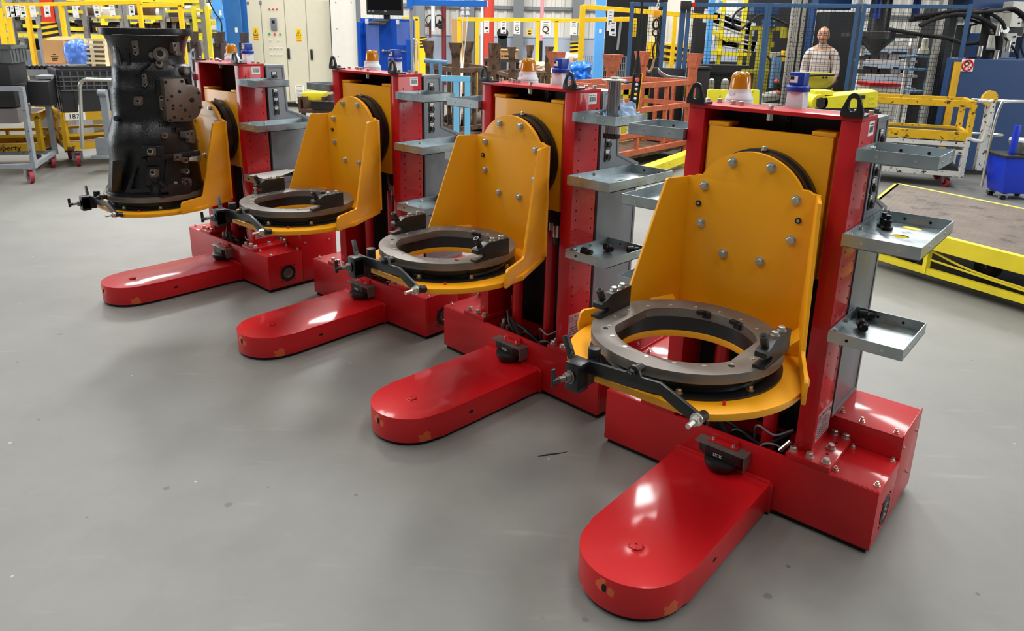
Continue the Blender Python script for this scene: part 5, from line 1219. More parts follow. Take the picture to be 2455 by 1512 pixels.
bx = thing('cardboard_carton', 'closed brown cardboard carton on the wrapped load', 'box'); b = MB(); fbox(b, 1196, 120, 1240, 142, 14.0, .4); b.build('carton', CARD, bx, smooth=0, bevel=.004); b = MB(); fbox(b, 1200, 119, 1243, 121, 13.98, .45); b.build('flap', CARD, bx, smooth=0)
for k in range(4): b = MB(); fbox(b, 1202 + k * 5, 132, 1205 + k * 5, 137, 13.995, .004); b.build('print_mark', INK, bx, smooth=0)
cs_ = thing('carton_stand', 'dark table under the brown carton', 'table'); b = MB(); fbox(b, 1160, 142, 1245, 148, 13.9, .8); b.build('top', pm[4], cs_, smooth=0)
for u in (1165, 1240): b = MB(); V(b, u, 170, 14.2, 0, at(u, 147, 14.2).z, .06); b.build('leg', pm[4], cs_, smooth=0)
blob('blue_sack', 'bright blue plastic sack beside the yellow frame', 'sack', mat('bright_blue_polythene', rgb(24, 120, 232), .25, var=.2, scale=8, bump=.9, bscale=14), 1368, 152, 1420, 206, 11.3, .5, 5, amp=.4, sq=6)
b = MB(); fbox(b, 1355, 206, 1425, 214, 11.2, .7); z = b.v[0].z; b.box(at(1360, 206, 11.2).x, at(1420, 206, 11.2).x, 11.3, 11.8, 0, z); tag(b.build('sack_stand', WSTEEL, None, smooth=0), 'low grey stand under the bright blue sack', 'stand')
# mesh-sided grey cages along the back
cg = thing('wire_cage', 'grey wire cage behind the wrapped goods', 'cage'); a, c_ = at(1335, 132, 15.8), at(1505, 132, 15.8); z1 = a.z
b = MB()
for k in range(40): x_ = a.x + (c_.x - a.x) * k / 39; b.box(x_ - .006, x_ + .006, 15.8, 15.812, .2, z1)
for k in range(8): z = .2 + (z1 - .2) * k / 7; b.box(a.x, c_.x, 15.795, 15.805, z - .006, z + .006)
o = b.build('wire_mesh', WSTEEL, cg, smooth=0); o['kind'] = 'stuff'
MB().box(a.x, c_.x, 15.85, 16.6, .2, .25).build('base', WSTEEL, cg, smooth=0)
for x_ in (a.x, c_.x): MB().box(x_ - .03, x_ + .03, 15.8, 15.86, 0, z1).build('post', WSTEEL, cg, smooth=0)
# --- hoist pendant, chain hook
hp_ = thing('hoist_pendant', 'grey hanging hoist control with red and white buttons', 'pendant'); Yh = 7.4
p, q = at(1518, 260, Yh), at(1528, 176, Yh); ax_ = (q - p); b = MB(); b.bar(p, q, .085, .05); b.build('housing', DSTEEL, hp_, bevel=.01)
b = MB(); b.bar(p + Vector((.0, -.03, .0)), q + Vector((0, -.03, 0)), .05, .02); b.build('face', BOXB, hp_, bevel=.004)
for k, f in enumerate((.83, .70, .57, .42, .30, .12)):
    c0 = p.lerp(q, f) + Vector((0, -.045, 0)); r = .022 if k == 0 else .015; MB().lathe([(0, -.018), (r * .8, -.016), (r, 0)], 16, c0, axis='Y').build('push_button', (mat('pendant_red', rgb(224, 96, 84), .4), WHITEP, WHITEP, RAIL, WHITEP, RAIL)[k], hp_)
b = MB(); b.bar(p + Vector((.045, -.01, 0)), q + Vector((.045, -.01, 0)), .008, .05); b.build('edge_strip', RAIL, hp_)
b = MB(); b.tube(bez([q, at(1529, 150, Yh), at(1533, 90, Yh), at(1540, 0, Yh), at(1548, -120, Yh)], 8), .011, 8); b.build('cable', RUBBER, hp_)
b = MB(); b.cyl(q - Vector((0, 0, .01)), at(1530, 135, Yh), .04, 12, .016); b.build('strain_relief', RUBBER, hp_)
ck = thing('chain_hook', 'yellow hoist block with shackle, link and hook on a chain', 'hook'); Yk = 8.4; b = MB()
for k in range(16):
    c0 = at(1578 + k * .25, 22 - k * 9, Yk); rr = Vector((1, 0, 0)) if k % 2 else Vector((0, 1, 0)); b = MB(); b.tube([c0 + rr * .014 * math.cos(t) + Vector((0, 0, .026 * math.sin(t))) for t in [2 * PI * i / 12 for i in range(12)]], .005, 5, True); b.build('chain_link', ZINC, ck)
b = MB(); fbox(b, 1567, 25, 1583, 41, Yk - .04, .08); b.build('block', mat('hoist_orange', rgb(240, 160, 30), .4), ck, bevel=.006)
def ring(c0, rx, rz, r, name): MB().tube([c0 + Vector((rx * math.cos(t), 0, rz * math.sin(t))) for t in [2 * PI * i / 20 for i in range(20)]], r, 8, True).build(name, DSTEEL, ck)
ring(at(1573, 58, Yk), .032, .05, .012, 'shackle'); ring(at(1572, 78, Yk), .035, .035, .009, 'shackle'); ring(at(1572, 122, Yk), .034, .09, .010, 'link')
MB().cyl(at(1572, 84, Yk), at(1572, 104, Yk), .009, 8).build('swivel', DSTEEL, ck)
MB().tube(bez([at(1569, 140, Yk), at(1565, 155, Yk), at(1563, 163, Yk), at(1559, 170, Yk), at(1553, 170, Yk), at(1551, 163, Yk)], 6), .013, 8).build('hook', mat('worn_hook', rgb(170, 140, 110), .4, .4), ck)
# ------------------------------------------------------------------ right background: mesh fence, cell, press, carts
FEN = mat('fence_blue_paint', rgb(50, 84, 124), .45, var=.05); MESH = mat('black_wire', rgb(22, 24, 26), .5)
PRESSB = mat('press_blue_paint', rgb(30, 62, 108), .45, var=.05); MACHD = mat('machine_dark', rgb(30, 32, 35), .5, var=.1)
OLIVE = mat('robot_olive_yellow', rgb(168, 158, 34), .5, var=.08, scale=8); YFIX = mat('worn_bright_yellow', rgb(226, 216, 44), .5, var=.08, scale=9, dirt=rgb(132, 126, 60), dirt_amt=.22, dscale=16)
ALU = mat('brushed_aluminium', rgb(186, 184, 174), .4, .4, var=.05)
FA, FB = (1510, 11.25), (2316, 9.55)
def fy(u):
    """fence line: depth at picture column u (a straight line on the floor)"""
    xa, xb = (FA[0] - PCX) / FPX * FA[1], (FB[0] - PCX) / FPX * FB[1]; k = (u - PCX) / FPX
    # intersection of sight line x = k y with the fence line
    t = (k * FA[1] - xa) / ((xb - xa) - k * (FB[1] - FA[1])); return FA[1] + (FB[1] - FA[1]) * t
def fpt(u): Y = fy(u); return Vector((at(u, 90, Y).x, Y, 0))
ZF = 2.08
def fence_panel(lab, u0, u1, group='blue mesh fence panels'):
    t = thing('mesh_fence', lab, 'fence', group=group); p, q = fpt(u0), fpt(u1); up = Vector((0, 0, 1)); d_ = (q - p).normalized(); n_ = Vector((-d_.y, d_.x, 0)); L_ = (q - p).length
    for c0 in (p, q): MB().bar(c0, c0 + up * ZF, .06, .05, d_).build('post', FEN, t, smooth=0, bevel=.003)
    for z in (ZF - .03, .12): MB().bar(p + up * z, q + up * z, .05, .05).build('rail', FEN, t, smooth=0, bevel=.003)
    b = MB(); k = int(L_ / .05)
    for i in range(1, k):
        c0 = p + d_ * (L_ * i / k) + n_ * .012; b.bar(c0 + up * .14, c0 + up * (ZF - .05), .0045, .0045, d_)
    for i in range(int((ZF - .2) / .05)):
        z = .17 + i * .05; b.bar(p + up * z + n_ * .016, q + up * z + n_ * .016, .0045, .0045)
    o = b.build('wire_mesh', MESH, t, smooth=0); o['kind'] = 'stuff'
    return t
f1 = fence_panel('narrow blue mesh gate panel at the left end of the fence', 1511, 1589)
f2 = fence_panel('wide blue mesh panel in front of the yellow tilted rack', 1646, 1832)
f3 = fence_panel('wide blue mesh panel in front of the standing person', 1838, 2046)
f4 = fence_panel('wide blue mesh panel left of the blue press cabinet', 2062, 2312)
ps = thing('fence_post', 'blue fence post with a black and red safety switch', 'post'); p = fpt(1632); MB().bar(p, p + Vector((0, 0, ZF)), .07, .07).build('post', FEN, ps, smooth=0)
MB().box(p.x - .05, p.x + .09, p.y - .1, p.y - .04, ZF - .1, ZF + .02).build('switch_box', BOXB, ps, bevel=.005); MB().box(p.x + .1, p.x + .15, p.y - .1, p.y - .05, ZF - .06, ZF + .0).build('switch_key', SCREWR, ps)
p = fpt(2054); o = MB().bar(p + Vector((0, .05, 0)), p + Vector((0, .05, ZF + .1)), .05, .05).build('service_post', WSTEEL, None, smooth=0); tag(o, 'grey conduit post between two blue mesh panels', 'post')
# --- yellow tilted rack with white trays behind the fence
tr = thing('tilted_rack', 'yellow rack with tilted shelves of white trays behind the fence', 'rack'); Yr = 13.0
for u in (1728, 1780): b = MB(); V(b, u, 80, Yr, 0, at(u, 0, Yr).z + .2, .07); b.build('post', YR, tr, smooth=0)
for (u0, v0, u1, v1) in ((1698, 70, 1745, 97), (1745, 94, 1776, 96), (1698, 125, 1800, 131)): b = MB(); H(b, u0, v0, u1, v1, Yr - .05, .065, .05); b.build('shelf_beam', YR, tr, smooth=0)
for (c, u0, v0, u1, v1) in ((0, 1705, 56, 1785, 84), (1, 1730, 110, 1795, 122)):
    b = MB(); a, q = at(u0, v0, Yr + .1), at(u1, v1, Yr + .1); n = 9
    for k in range(n):
        r = a.lerp(q, k / (n - 1)); b.bar(r, r + Vector((.02, .0, .22 - .05 * c)), .03, .3, (1, 0, 0)); 
    for z in (0, .1, .2 - .04 * c): b.bar(a + Vector((0, 0, z)), q + Vector((0, 0, z)), .3, .02)
    o = b.build('wire_trays', WHITEP, tr, smooth=0)
b = MB(); fbox(b, 1736, 2, 1770, 50, Yr + .2, .02); b.build('back_board', PAPER, tr, smooth=0)
bl = thing('sky_blue_post', 'light blue braced post beside the tilted rack', 'post'); b = MB(); V(b, 1702, 60, 12.4, 0, 2.6, .085); b.build('post', BLUEL, bl, smooth=0); b = MB(); H(b, 1708, 30, 1730, 4, 12.4, .06, .05); b.build('brace', BLUEL, bl, smooth=0)
hz3 = thing('hazard_column', 'white column with yellow and black chevrons behind the fence', 'column'); p = at(1629, 70, 13.6); hazard(hz3, p.x - .2, p.x + .2, 13.6, 13.9, at(1629, 150, 13.6).z, at(1629, 105, 13.6).z, 3, -1); MB().box(p.x - .19, p.x + .19, 13.62, 13.88, at(1629, 105, 13.6).z, 7.9).build('shaft', CREAMW, hz3, smooth=0); MB().box(p.x - .19, p.x + .19, 13.62, 13.88, 0, at(1629, 150, 13.6).z).build('foot', CREAMW, hz3, smooth=0)
cm = thing('cream_machine', 'cream and yellow machine column behind the narrow mesh gate', 'machine'); b = MB(); fbox(b, 1556, 12, 1580, 140, 13.2, .4); b.build('column', CREAM, cm, smooth=0); b = MB(); fbox(b, 1551, 100, 1574, 140, 13.1, .1); b.build('yellow_guard', RAIL, cm, smooth=0); b = MB(); b.box(at(1550, 140, 13.2).x, at(1585, 140, 13.2).x, 13.2, 13.7, 0, at(1560, 138, 13.2).z); b.build('base', MACHD, cm, smooth=0)
b = MB(); fbox(b, 1604, 4, 1632, 54, 14.2, .3); b.box(at(1604, 50, 14.2).x, at(1632, 50, 14.2).x, 14.2, 14.5, 0, at(1604, 54, 14.2).z); tag(b.build('cream_locker', CREAM, None, smooth=0), 'cream locker behind the blue fence post', 'locker')
yv = thing('yellow_upright', 'slanting yellow upright behind the fence post', 'post'); b = MB(); V(b, 1615, 90, 12.6, 0, at(1618, 36, 12.6).z, .06); b.build('post', RAIL, yv, smooth=0)
# --- robot cell: dark backdrop machinery
dkm = thing('cell_machine', 'dark machine frame filling the back of the fenced cell', 'machine')
for (u0, v0, u1, v1, Y, dep, m_) in ((1660, -10, 1700, 160, 14.6, .3, MACHD), (1780, -20, 1960, 250, 13.8, .6, MACHD), (1960, 30, 2075, 260, 12.9, .6, MACHD), (2215, 20, 2300, 260, 11.6, .5, MACHD), (1640, 150, 1800, 260, 13.9, .4, MACHD)):
    b = MB(); fbox(b, u0, v0, u1, v1, Y, dep); zz = min(v.z for v in b.v); b.box(min(v.x for v in b.v), max(v.x for v in b.v), Y, Y + dep, 0, zz); b.build('dark_panel', m_, dkm, smooth=0)
for (u0, v0, u1, v1, Y) in ((1806, 8, 1870, 34, 12.2), (1836, 46, 1862, 66, 11.9), (1928, 6, 1955, 260, 12.3), (1960, -20, 2046, 22, 11.4)):
    b = MB(); fbox(b, u0, v0, u1, v1, Y, .25); b.build('blue_panel', PRESSB, dkm, smooth=0, bevel=.005)
for (u, v) in ((1847, 51), (1856, 51), (1846, 61), (1856, 61)): p = at(u, v, 11.88); MB().cyl((p.x, 11.9, p.z), (p.x, 11.885, p.z), .014, 8).build('bolt', ZINC, dkm)
gr = thing('guide_rail', 'pair of drilled aluminium guide rails inside the cell', 'guide rail')
for (u, w_) in ((1906, .06), (1922, .045), (1897, .06)):
    p = at(u, 90, 11.3 - (0 if u > 1900 else 0)); x_ = p.x; rl = MB().box(x_ - w_ / 2, x_ + w_ / 2, 11.3, 11.36, 0, 2.5).build('rail', ALU, gr, smooth=0)
    if u != 1906:
        for k in range(34): MB().cyl((x_, 11.3, .5 + k * .06), (x_, 11.298, .5 + k * .06), .008, 8).build('hole', DARK, rl)
# robot
rb = thing('cell_robot', 'olive yellow robot column and arm behind the fence', 'robot')
b = MB(); p = at(1838, 120, 12.0); b.box(p.x - .09, p.x + .07, 12, 12.25, 0, at(1840, 72, 12).z); b.build('column', OLIVE, rb, smooth=0, bevel=.01)
b = MB(); H(b, 1800, 67, 1876, 69, 12, .06, .1); b.build('cross_arm', OLIVE, rb, smooth=0)
b = MB(); p = at(1882, 78, 11.9); b.cyl((p.x, 11.9, p.z - .08), (p.x, 11.9, p.z + .08), .07, 16); b.build('motor', OLIVE, rb); b = MB(); fbox(b, 1848, 100, 1857, 113, 11.95, .1); b.build('cover', OLIVE, rb, smooth=0)
b = MB(); V(b, 1800, 85, 12.1, 0, at(1800, 66, 12.1).z, .035); b.build('thin_post', OLIVE, rb, smooth=0)
b = MB(); H(b, 1778, 171, 1842, 171, 11.7, .05, .1); b.build('lower_arm', OLIVE, rb, smooth=0)
b = MB(); fbox(b, 1850, 126, 1888, 140, 11.7, .12); b.build('gripper_body', ALU, rb, bevel=.01); b = MB(); fbox(b, 1874, 122, 1889, 148, 11.65, .1); b.build('gripper_cover', RAIL, rb, bevel=.008)
b = MB(); b.tube(bez([at(1800, 8, 11.8), at(1765, 30, 11.6), at(1757, 55, 11.6), at(1775, 70, 11.6), at(1800, 50, 11.7), at(1825, 36, 11.8), at(1860, 45, 11.8), at(1888, 62, 11.8), at(1896, 85, 11.8)], 8), .016, 7); b.build('hose', RUBBER, rb)
b = MB(); b.tube(bez([at(1829, 112, 11.7), at(1836, 130, 11.6), at(1852, 150, 11.6), at(1872, 170, 11.6), at(1880, 190, 11.6)], 8), .014, 7); b.tube([at(1874, 142, 11.55) + Vector((.11 * math.cos(t), 0, .05 * math.sin(t))) for t in [2 * PI * i / 20 for i in range(20)]], .013, 6, True); b.build('hose', RUBBER, rb)
b = MB(); b.tube(bez([at(1835, 40, 12.1), at(1860, 46, 12), at(1885, 58, 12), at(1893, 66, 12), at(1880, 150, 12.1)], 8), .02, 7); b.build('hose', RUBBER, rb)
# grey fixtures with orange tags near the beacon
ff = thing('cell_fixture', 'grey cylinder fixture with small orange grips inside the cell', 'fixture')
b = MB(); p = at(1845, 235, 11.0); b.cyl((p.x - .12, 11, p.z), (p.x + .12, 11, p.z + .05), .07, 16); b.box(p.x - .22, p.x + .25, 10.9, 11.3, p.z - .2, p.z - .1); b.box(p.x - .2, p.x + .2, 10.95, 11.25, 0, p.z - .2); b.build('cylinder', ALU, ff)
for (u, v) in ((1862, 194), (1866, 222)): p = at(u, v, 10.95); MB().ball(p, .035, .03, .03).build('orange_grip', mat('grip_orange', rgb(236, 110, 84), .5) if v == 194 else MATS['grip_orange'], ff)
b = MB(); fbox(b, 1858, 198, 1872, 218, 11, .1); b.build('tool_head', DSTEEL, ff, bevel=.01); b = MB(); p = at(1862, 170, 11.1); b.box(p.x - .06, p.x + .06, 11.1, 11.2, p.z - .25, p.z + .2); b.build('bracket', STEELB, ff, smooth=0)
for k, (u0, v0, u1, v1) in enumerate(((1705, 190, 1722, 222), (1736, 190, 1757, 222))):
    b = MB(); a, q = at(u0, v1, 10.9), at(u1, v0, 10.9); r = (q.x - a.x) / 2; b.cyl(((a.x + q.x) / 2, 11.1, 0), ((a.x + q.x) / 2, 11.1, q.z - r), r, 18); b.ball(((a.x + q.x) / 2, 11.1, q.z - r), r); tag(b.build('air_receiver', ALU, None), ('left grey domed cylinder behind the fence near the amber beacon', 'right grey domed cylinder behind the fence near the amber beacon')[k], 'cylinder')
b = MB(); fbox(b, 1668, 158, 1800, 172, 11.9, .5); z = min(v.z for v in b.v); b.box(at(1680, 170, 11.9).x, at(1790, 170, 11.9).x, 12, 12.3, 0, z); tag(b.build('conveyor_bed', MACHD, None, smooth=0), 'dark conveyor bed inside the fenced cell', 'conveyor')
# --- person behind the fence
SKIN = mat('skin', rgb(222, 166, 134), .5, var=.05); SHIRT = mat('striped_shirt', rgb(226, 214, 206), .8, var=.03); TROU = mat('dark_trousers', rgb(34, 36, 44), .8)
HAIR = mat('dark_stubble', rgb(60, 46, 40), .8)
def stripes(m_):
    nt = m_.node_tree; b = nt.nodes['Principled BSDF']; tc = nt.nodes.new('ShaderNodeTexCoord'); wv = nt.nodes.new('ShaderNodeTexWave'); wv.bands_direction = 'Z'; wv.inputs['Scale'].default_value = 5.0; wv.inputs['Distortion'].default_value = .6
    nt.links.new(tc.outputs['Object'], wv.inputs['Vector']); cr_ = nt.nodes.new('ShaderNodeMapRange'); cr_.inputs[1].default_value = .86; cr_.inputs[2].default_value = .95; nt.links.new(wv.outputs['Fac'], cr_.inputs[0])
    mx = nt.nodes.new('ShaderNodeMix'); mx.data_type = 'RGBA'; mx.inputs[6].default_value = (*rgb(228, 216, 208), 1); mx.inputs[7].default_value = (*rgb(186, 172, 168), 1); nt.links.new(cr_.outputs[0], mx.inputs[0]); nt.links.new(mx.outputs[2], b.inputs['Base Color'])
stripes(SHIRT)
def skin_body(name, verts, edges, radii, m_, parent, sub=2):
    me = bpy.data.meshes.new(name); me.from_pydata(verts, edges, []); o = put(name, me, parent); me.materials.append(m_)
    md = o.modifiers.new('skin', 'SKIN'); md.use_smooth_shade = True
    for sv, r in zip(me.skin_vertices[0].data, radii): sv.radius = (r, r) if not isinstance(r, tuple) else r
    me.skin_vertices[0].data[0].use_root = True
    s = o.modifiers.new('sub', 'SUBSURF'); s.levels = sub; s.render_levels = sub
    return o
Yq = fy(1975) + .5; pp_ = at(1975, 90, Yq)
pe = thing('person', 'bald person in a pale striped shirt standing behind the mesh fence', 'person', (pp_.x, Yq, 0), math.radians(-30))
# one continuous figure: pelvis, spine, neck, arms, legs
BV = [(0, 0, 1.0), (0, 0, 1.16), (0, 0, 1.32), (0, .01, 1.47), (0, -.005, 1.54), (0, -.02, 1.6),
      (-.11, .01, 1.46), (-.175, .01, 1.43), (-.215, .02, 1.18), (-.20, -.12, 1.0), (-.20, -.24, .98),
      (.11, .01, 1.46), (.175, .01, 1.43), (.215, .02, 1.18), (.20, -.12, 1.0), (.20, -.24, .98),
      (-.10, 0, .92), (-.11, -.01, .5), (-.12, .02, .09), (-.13, -.12, .04), (.10, 0, .92), (.11, -.01, .5), (.12, .02, .09), (.13, -.12, .04)]
BE = [(0, 1), (1, 2), (2, 3), (3, 4), (4, 5), (3, 6), (6, 7), (7, 8), (8, 9), (9, 10), (3, 11), (11, 12), (12, 13), (13, 14), (14, 15), (0, 16), (16, 17), (17, 18), (18, 19), (0, 20), (20, 21), (21, 22), (22, 23)]
BR = [(.14, .11), (.13, .1), (.14, .105), (.105, .085), .064, .062, .07, .06, .045, .038, .03, .07, .06, .045, .038, .03, .1, .07, .05, .045, .1, .07, .05, .045]
body_ = skin_body('body', BV, BE, BR, SKIN, pe)
# clothing follows the body
SV = BV[:4] + [(0, -.002, 1.525)] + BV[6:9] + [(-.21, -.04, 1.1)] + BV[11:14] + [(.21, -.04, 1.1)]
SE = [(0, 1), (1, 2), (2, 3), (3, 4), (3, 5), (5, 6), (6, 7), (7, 8), (3, 9), (9, 10), (10, 11), (11, 12)]
SR = [(.158, .125), (.15, .115), (.158, .12), (.125, .1), (.08, .078), .088, .076, .058, .054, .085, .074, .058, .054]
skin_body('shirt', SV, SE, SR, SHIRT, pe)
TV = [(0, 0, .98)] + BV[16:19] + BV[20:23]; skin_body('trousers', TV, [(0, 1), (1, 2), (2, 3), (0, 4), (4, 5), (5, 6)], [(.175, .135), .115, .085, .07, .115, .085, .07], TROU, pe)
hd = MB(); hc = Vector((0, -.045, 1.675)); n, k = 28, 22; P = []; F = []
for j in range(k + 1):
    t = PI * j / k
    for i in range(n):
        f = 2 * PI * i / n; x, y, z = math.sin(t) * math.sin(f), -math.sin(t) * math.cos(f), math.cos(t)     # -y is the face side
        rx, ry, rz = .074, .096, .12
        fl_ = 1 + .10 * (1 - abs(z)) * abs(z) * 4 * (1 if z > 0 else .2); rx *= fl_; ry *= fl_
        if z < 0: rx *= 1 - .24 * z * z; ry *= 1 - .10 * z * z
        px_, py_, pz_ = rx * x, ry * y, rz * z
        if y < -.6 and -.28 < z < .12: py_ -= .012 * max(0, 1 - abs(x) * 5)                # nose ridge
        if y < -.5 and abs(z - .08) < .10 and .2 < abs(x) < .55: py_ += .010                # eye sockets
        if y < -.5 and z < -.62: py_ -= .010                                               # chin
        P.append(hc + Vector((px_, py_, pz_)))
for j in range(k):
    for i in range(n): F.append((j * n + i, j * n + (i + 1) % n, (j + 1) * n + (i + 1) % n, (j + 1) * n + i))
hd.add(P, F)
nz_ = hc + Vector((0, -.098, -.012)); hd.lathe([(.006, .03), (.012, .0), (.017, -.022), (.010, -.032), (0, -.033)], 10, nz_)
for s in (-1, 1): hd.ball(hc + Vector((s * .072, .008, -.005)), .012, .02, .032, 10, 8)
hd.build('head', SKIN, pe, smooth=60)
for s in (-1, 1):
    MB().ball(hc + Vector((s * .031, -.083, .012)), .012, .008, .008, 10, 8).build('eye', WHITEP, pe); MB().ball(hc + Vector((s * .031, -.0905, .011)), .0055, .003, .0055, 8, 6).build('iris', HAIR, pe)
    MB().bar(hc + Vector((s * .014, -.093, .030)), hc + Vector((s * .050, -.083, .031)), .008, .009).build('eyebrow', HAIR, pe)
    hv = [(s * .20, -.22, .99), (s * .20, -.27, .975), (s * .20, -.31, .965)]
    for f in range(4):
        o_ = (f - 1.5) * .019; b0 = (s * .20 + o_, -.305, .966); hv += [b0, (b0[0], -.345 + abs(o_) * .3, .955), (b0[0] * 1.0, -.37 + abs(o_) * .5, .935)]
    hv += [(s * .182, -.265, .968), (s * .155, -.295, .955), (s * .149, -.325, .945)]
    he = [(0, 1), (1, 2)]
    for f in range(4): b0 = 3 + 3 * f; he += [(2, b0), (b0, b0 + 1), (b0 + 1, b0 + 2)]
    he += [(1, 15), (15, 16), (16, 17)]
    skin_body('hand', hv, he, [.03, (.036, .018), (.036, .016)] + [.010, .009, .008] * 4 + [.013, .011, .009], SKIN, pe, 1)
MB().bar(hc + Vector((-.026, -.094, -.062)), hc + Vector((.026, -.094, -.062)), .006, .007).build('mouth', mat('lips', rgb(150, 88, 78), .5), pe)
b = MB(); b.lathe([(.062, 0), (.070, .0), (.078, .045), (.070, .047)], 24, (0, -.005, 1.505), cap=False, a0=-.9 * PI / 2 * 0 + 1.75 * PI - PI * 1.0 + .4 - .4, a1=1.75 * PI - PI + 2 * PI * .86); b.build('collar', SHIRT, pe)
# --- shelves with grey bins seen through the right panel
sh = thing('bin_shelf', 'white shelving with grey bins behind the right mesh panel', 'shelf'); Yh = 12.2
for v in (110, 144, 178, 208): b = MB(); H(b, 2062, v, 2180, v + 3, Yh, .04, .5); b.build('shelf', CREAMW, sh, smooth=0)
for u in (2064, 2178): b = MB(); V(b, u, 150, Yh, 0, at(u, 90, Yh).z, .05); b.build('upright', CREAMW, sh, smooth=0)
random.seed(31); GB = [mat('bin_grey', rgb(96, 100, 102), .5), mat('bin_dark', rgb(44, 46, 50), .5), mat('bin_pale', rgb(170, 172, 170), .5)]
for v in (110, 144, 178):
    u = 2068; idx = 0
    while u < 2170:
        w_ = random.uniform(14, 30); b = MB(); fbox(b, u, v - random.uniform(10, 20), min(u + w_, 2176), v - 1.5, Yh - .2, .35); gi = random.randrange(3); o = b.build('storage_bin', GB[gi], None, smooth=0, bevel=.01); tag(o, '%s grey bin on the %s white shelf behind the mesh, %s from left' % (('mid', 'dark', 'pale')[gi], {110: 'top', 144: 'middle', 178: 'bottom'}[v], ORD[idx]), 'bin', 'bins on the white shelving'); idx += 1; u += w_ + 3
rt = thing('red_white_bench', 'white bench with a red edge behind the right mesh panel', 'bench'); b = MB(); p, q = at(2082, 232, 11.3), at(2156, 208, 11.3); b.box(p.x, q.x, 11.3, 11.7, 0, q.z); b.build('body', CREAMW, rt, smooth=0); b = MB(); b.box(p.x - .02, q.x + .02, 11.27, 11.72, q.z, q.z + .05); b.build('red_edge', SCREWR, rt, smooth=0)
wd = thing('cream_dispenser', 'cream dispenser bottle on the blue shelf behind the mesh', 'dispenser'); b = MB(); p = at(2213, 130, 11.2); b.lathe([(0, 0), (.08, 0), (.08, .06), (.05, .1), (.045, .22), (.03, .23), (0, .23)], 16, (p.x, 11.2, p.z)); b.build('bottle', CREAM, wd)
bs = thing('blue_shelf_unit', 'small blue shelf unit under the cream dispenser', 'shelf'); 
for v in (134, 165, 218): b = MB(); H(b, 2168, v, 2226, v + 2, 11.2, .03, .35); b.build('shelf', STEELB, bs, smooth=0)
for u in (2170, 2224): b = MB(); V(b, u, 170, 11.2, 0, at(u, 132, 11.2).z, .035); b.build('upright', CREAMW if u < 2200 else STEELB, bs, smooth=0)
# --- blue press with ram, hoses and sign
pr = thing('hydraulic_press', 'dark blue hydraulic press with black hoses above its cabinet', 'press')
Yc2 = 9.25; p = at(2283, 140, Yc2); q = p + Vector((5.2, 0, 0))
b = MB(); b.box(p.x, q.x, Yc2, Yc2 + .12, .06, p.z); b.box(p.x + .8, q.x, Yc2 + .12, Yc2 + 1.1, .06, p.z); b.build('cabinet', PRESSB, pr, smooth=0, bevel=.008)
b = MB(); b.box(p.x + .03, q.x, Yc2 + .03, Yc2 + .11, 0, .06); b.box(p.x + .83, q.x, Yc2 + .15, Yc2 + 1, 0, .06); b.build('plinth', BOXB, pr, smooth=0)
b = MB(); V(b, 2278, 250, Yc2 - .02, 0, at(2278, 148, Yc2).z, .07, .05); b.build('corner_trim', YD, pr, smooth=0)
b = MB(); a = at(2318, 24, 10.4); b.box(at(2060, 10, 10.4).x, q.x + 1, 10.4, 11.2, at(2200, -8, 10.4).z, at(2200, -8, 10.4).z + .5); b.box(a.x, q.x, 10.3, 11, a.z, a.z + .6); b.build('crosshead', PRESSB, pr, smooth=0, bevel=.01)
b = MB(); p2 = at(2130, 60, 10.6); b.cyl((p2.x, 10.9, at(2130, 75, 10.6).z), (p2.x, 10.9, 2.6), .14, 24); b.lathe([(.0, -.32), (.03, -.32), (.24, -.1), (.24, 0), (0, 0)], 24, (p2.x, 10.9, at(2130, 76, 10.6).z)); b.box(p2.x - .45, p2.x + .5, 10.75, 11.05, at(2130, 90, 10.6).z, at(2130, 80, 10.6).z); b.build('ram', mat('ram_steel', rgb(84, 84, 84), .35, .6, var=.1), pr)
for (u, s_) in ((2098, 0), (2190, 1)):
    b = MB(); p3 = at(u, 60, 10.7); b.cyl((p3.x, 10.7, at(u, 45, 10.7).z), (p3.x, 10.7, 2.6), .05, 14); b.build('blue_cylinder', mat('cyl_blue', rgb(20, 60, 150), .4) if not s_ else MATS['cyl_blue'], pr)
for u in (2258, 2270): b = MB(); p3 = at(u, 60, 10.3); b.box(p3.x - .03, p3.x + .03, 10.3, 10.4, 0, 2.5); b.build('side_rail', ALU if u < 2260 else MACHD, pr, smooth=0)
for (u0, v0, u1, v1, Y, m_) in ((2420, 30, 2455, 65, 10.0, ALU), (2405, 80, 2440, 125, 9.9, ALU), (2425, 4, 2462, 28, 10.0, ALU), (2335, 80, 2360, 138, 10.1, PRESSB), (2300, 60, 2330, 138, 10.5, MACHD), (2382, 64, 2455, 84, 10.1, BOXB), (2360, 120, 2385, 139, 9.8, DSTEEL), (2440, 90, 2500, 139, 10.3, PRESSB)):
    b = MB(); fbox(b, u0, v0, u1, v1, Y, .2); b.build('valve_plate', m_, pr, smooth=0, bevel=.006)
for (u, v) in ((2445, 42), (2444, 56), (2434, 88), (2432, 103), (2410, 90)): p3 = at(u, v, 9.88); MB().cyl(p3, p3 + Vector((0, .02, 0)), .012, 8).build('plate_hole', DARK, pr)
for (u, v) in ((2396, 72), (2412, 72)):
    p3 = at(u, v, 9.95); MB().cyl(p3, p3 + Vector((0, .12, 0)), .045, 14).build('hose_union', ZINC, pr)
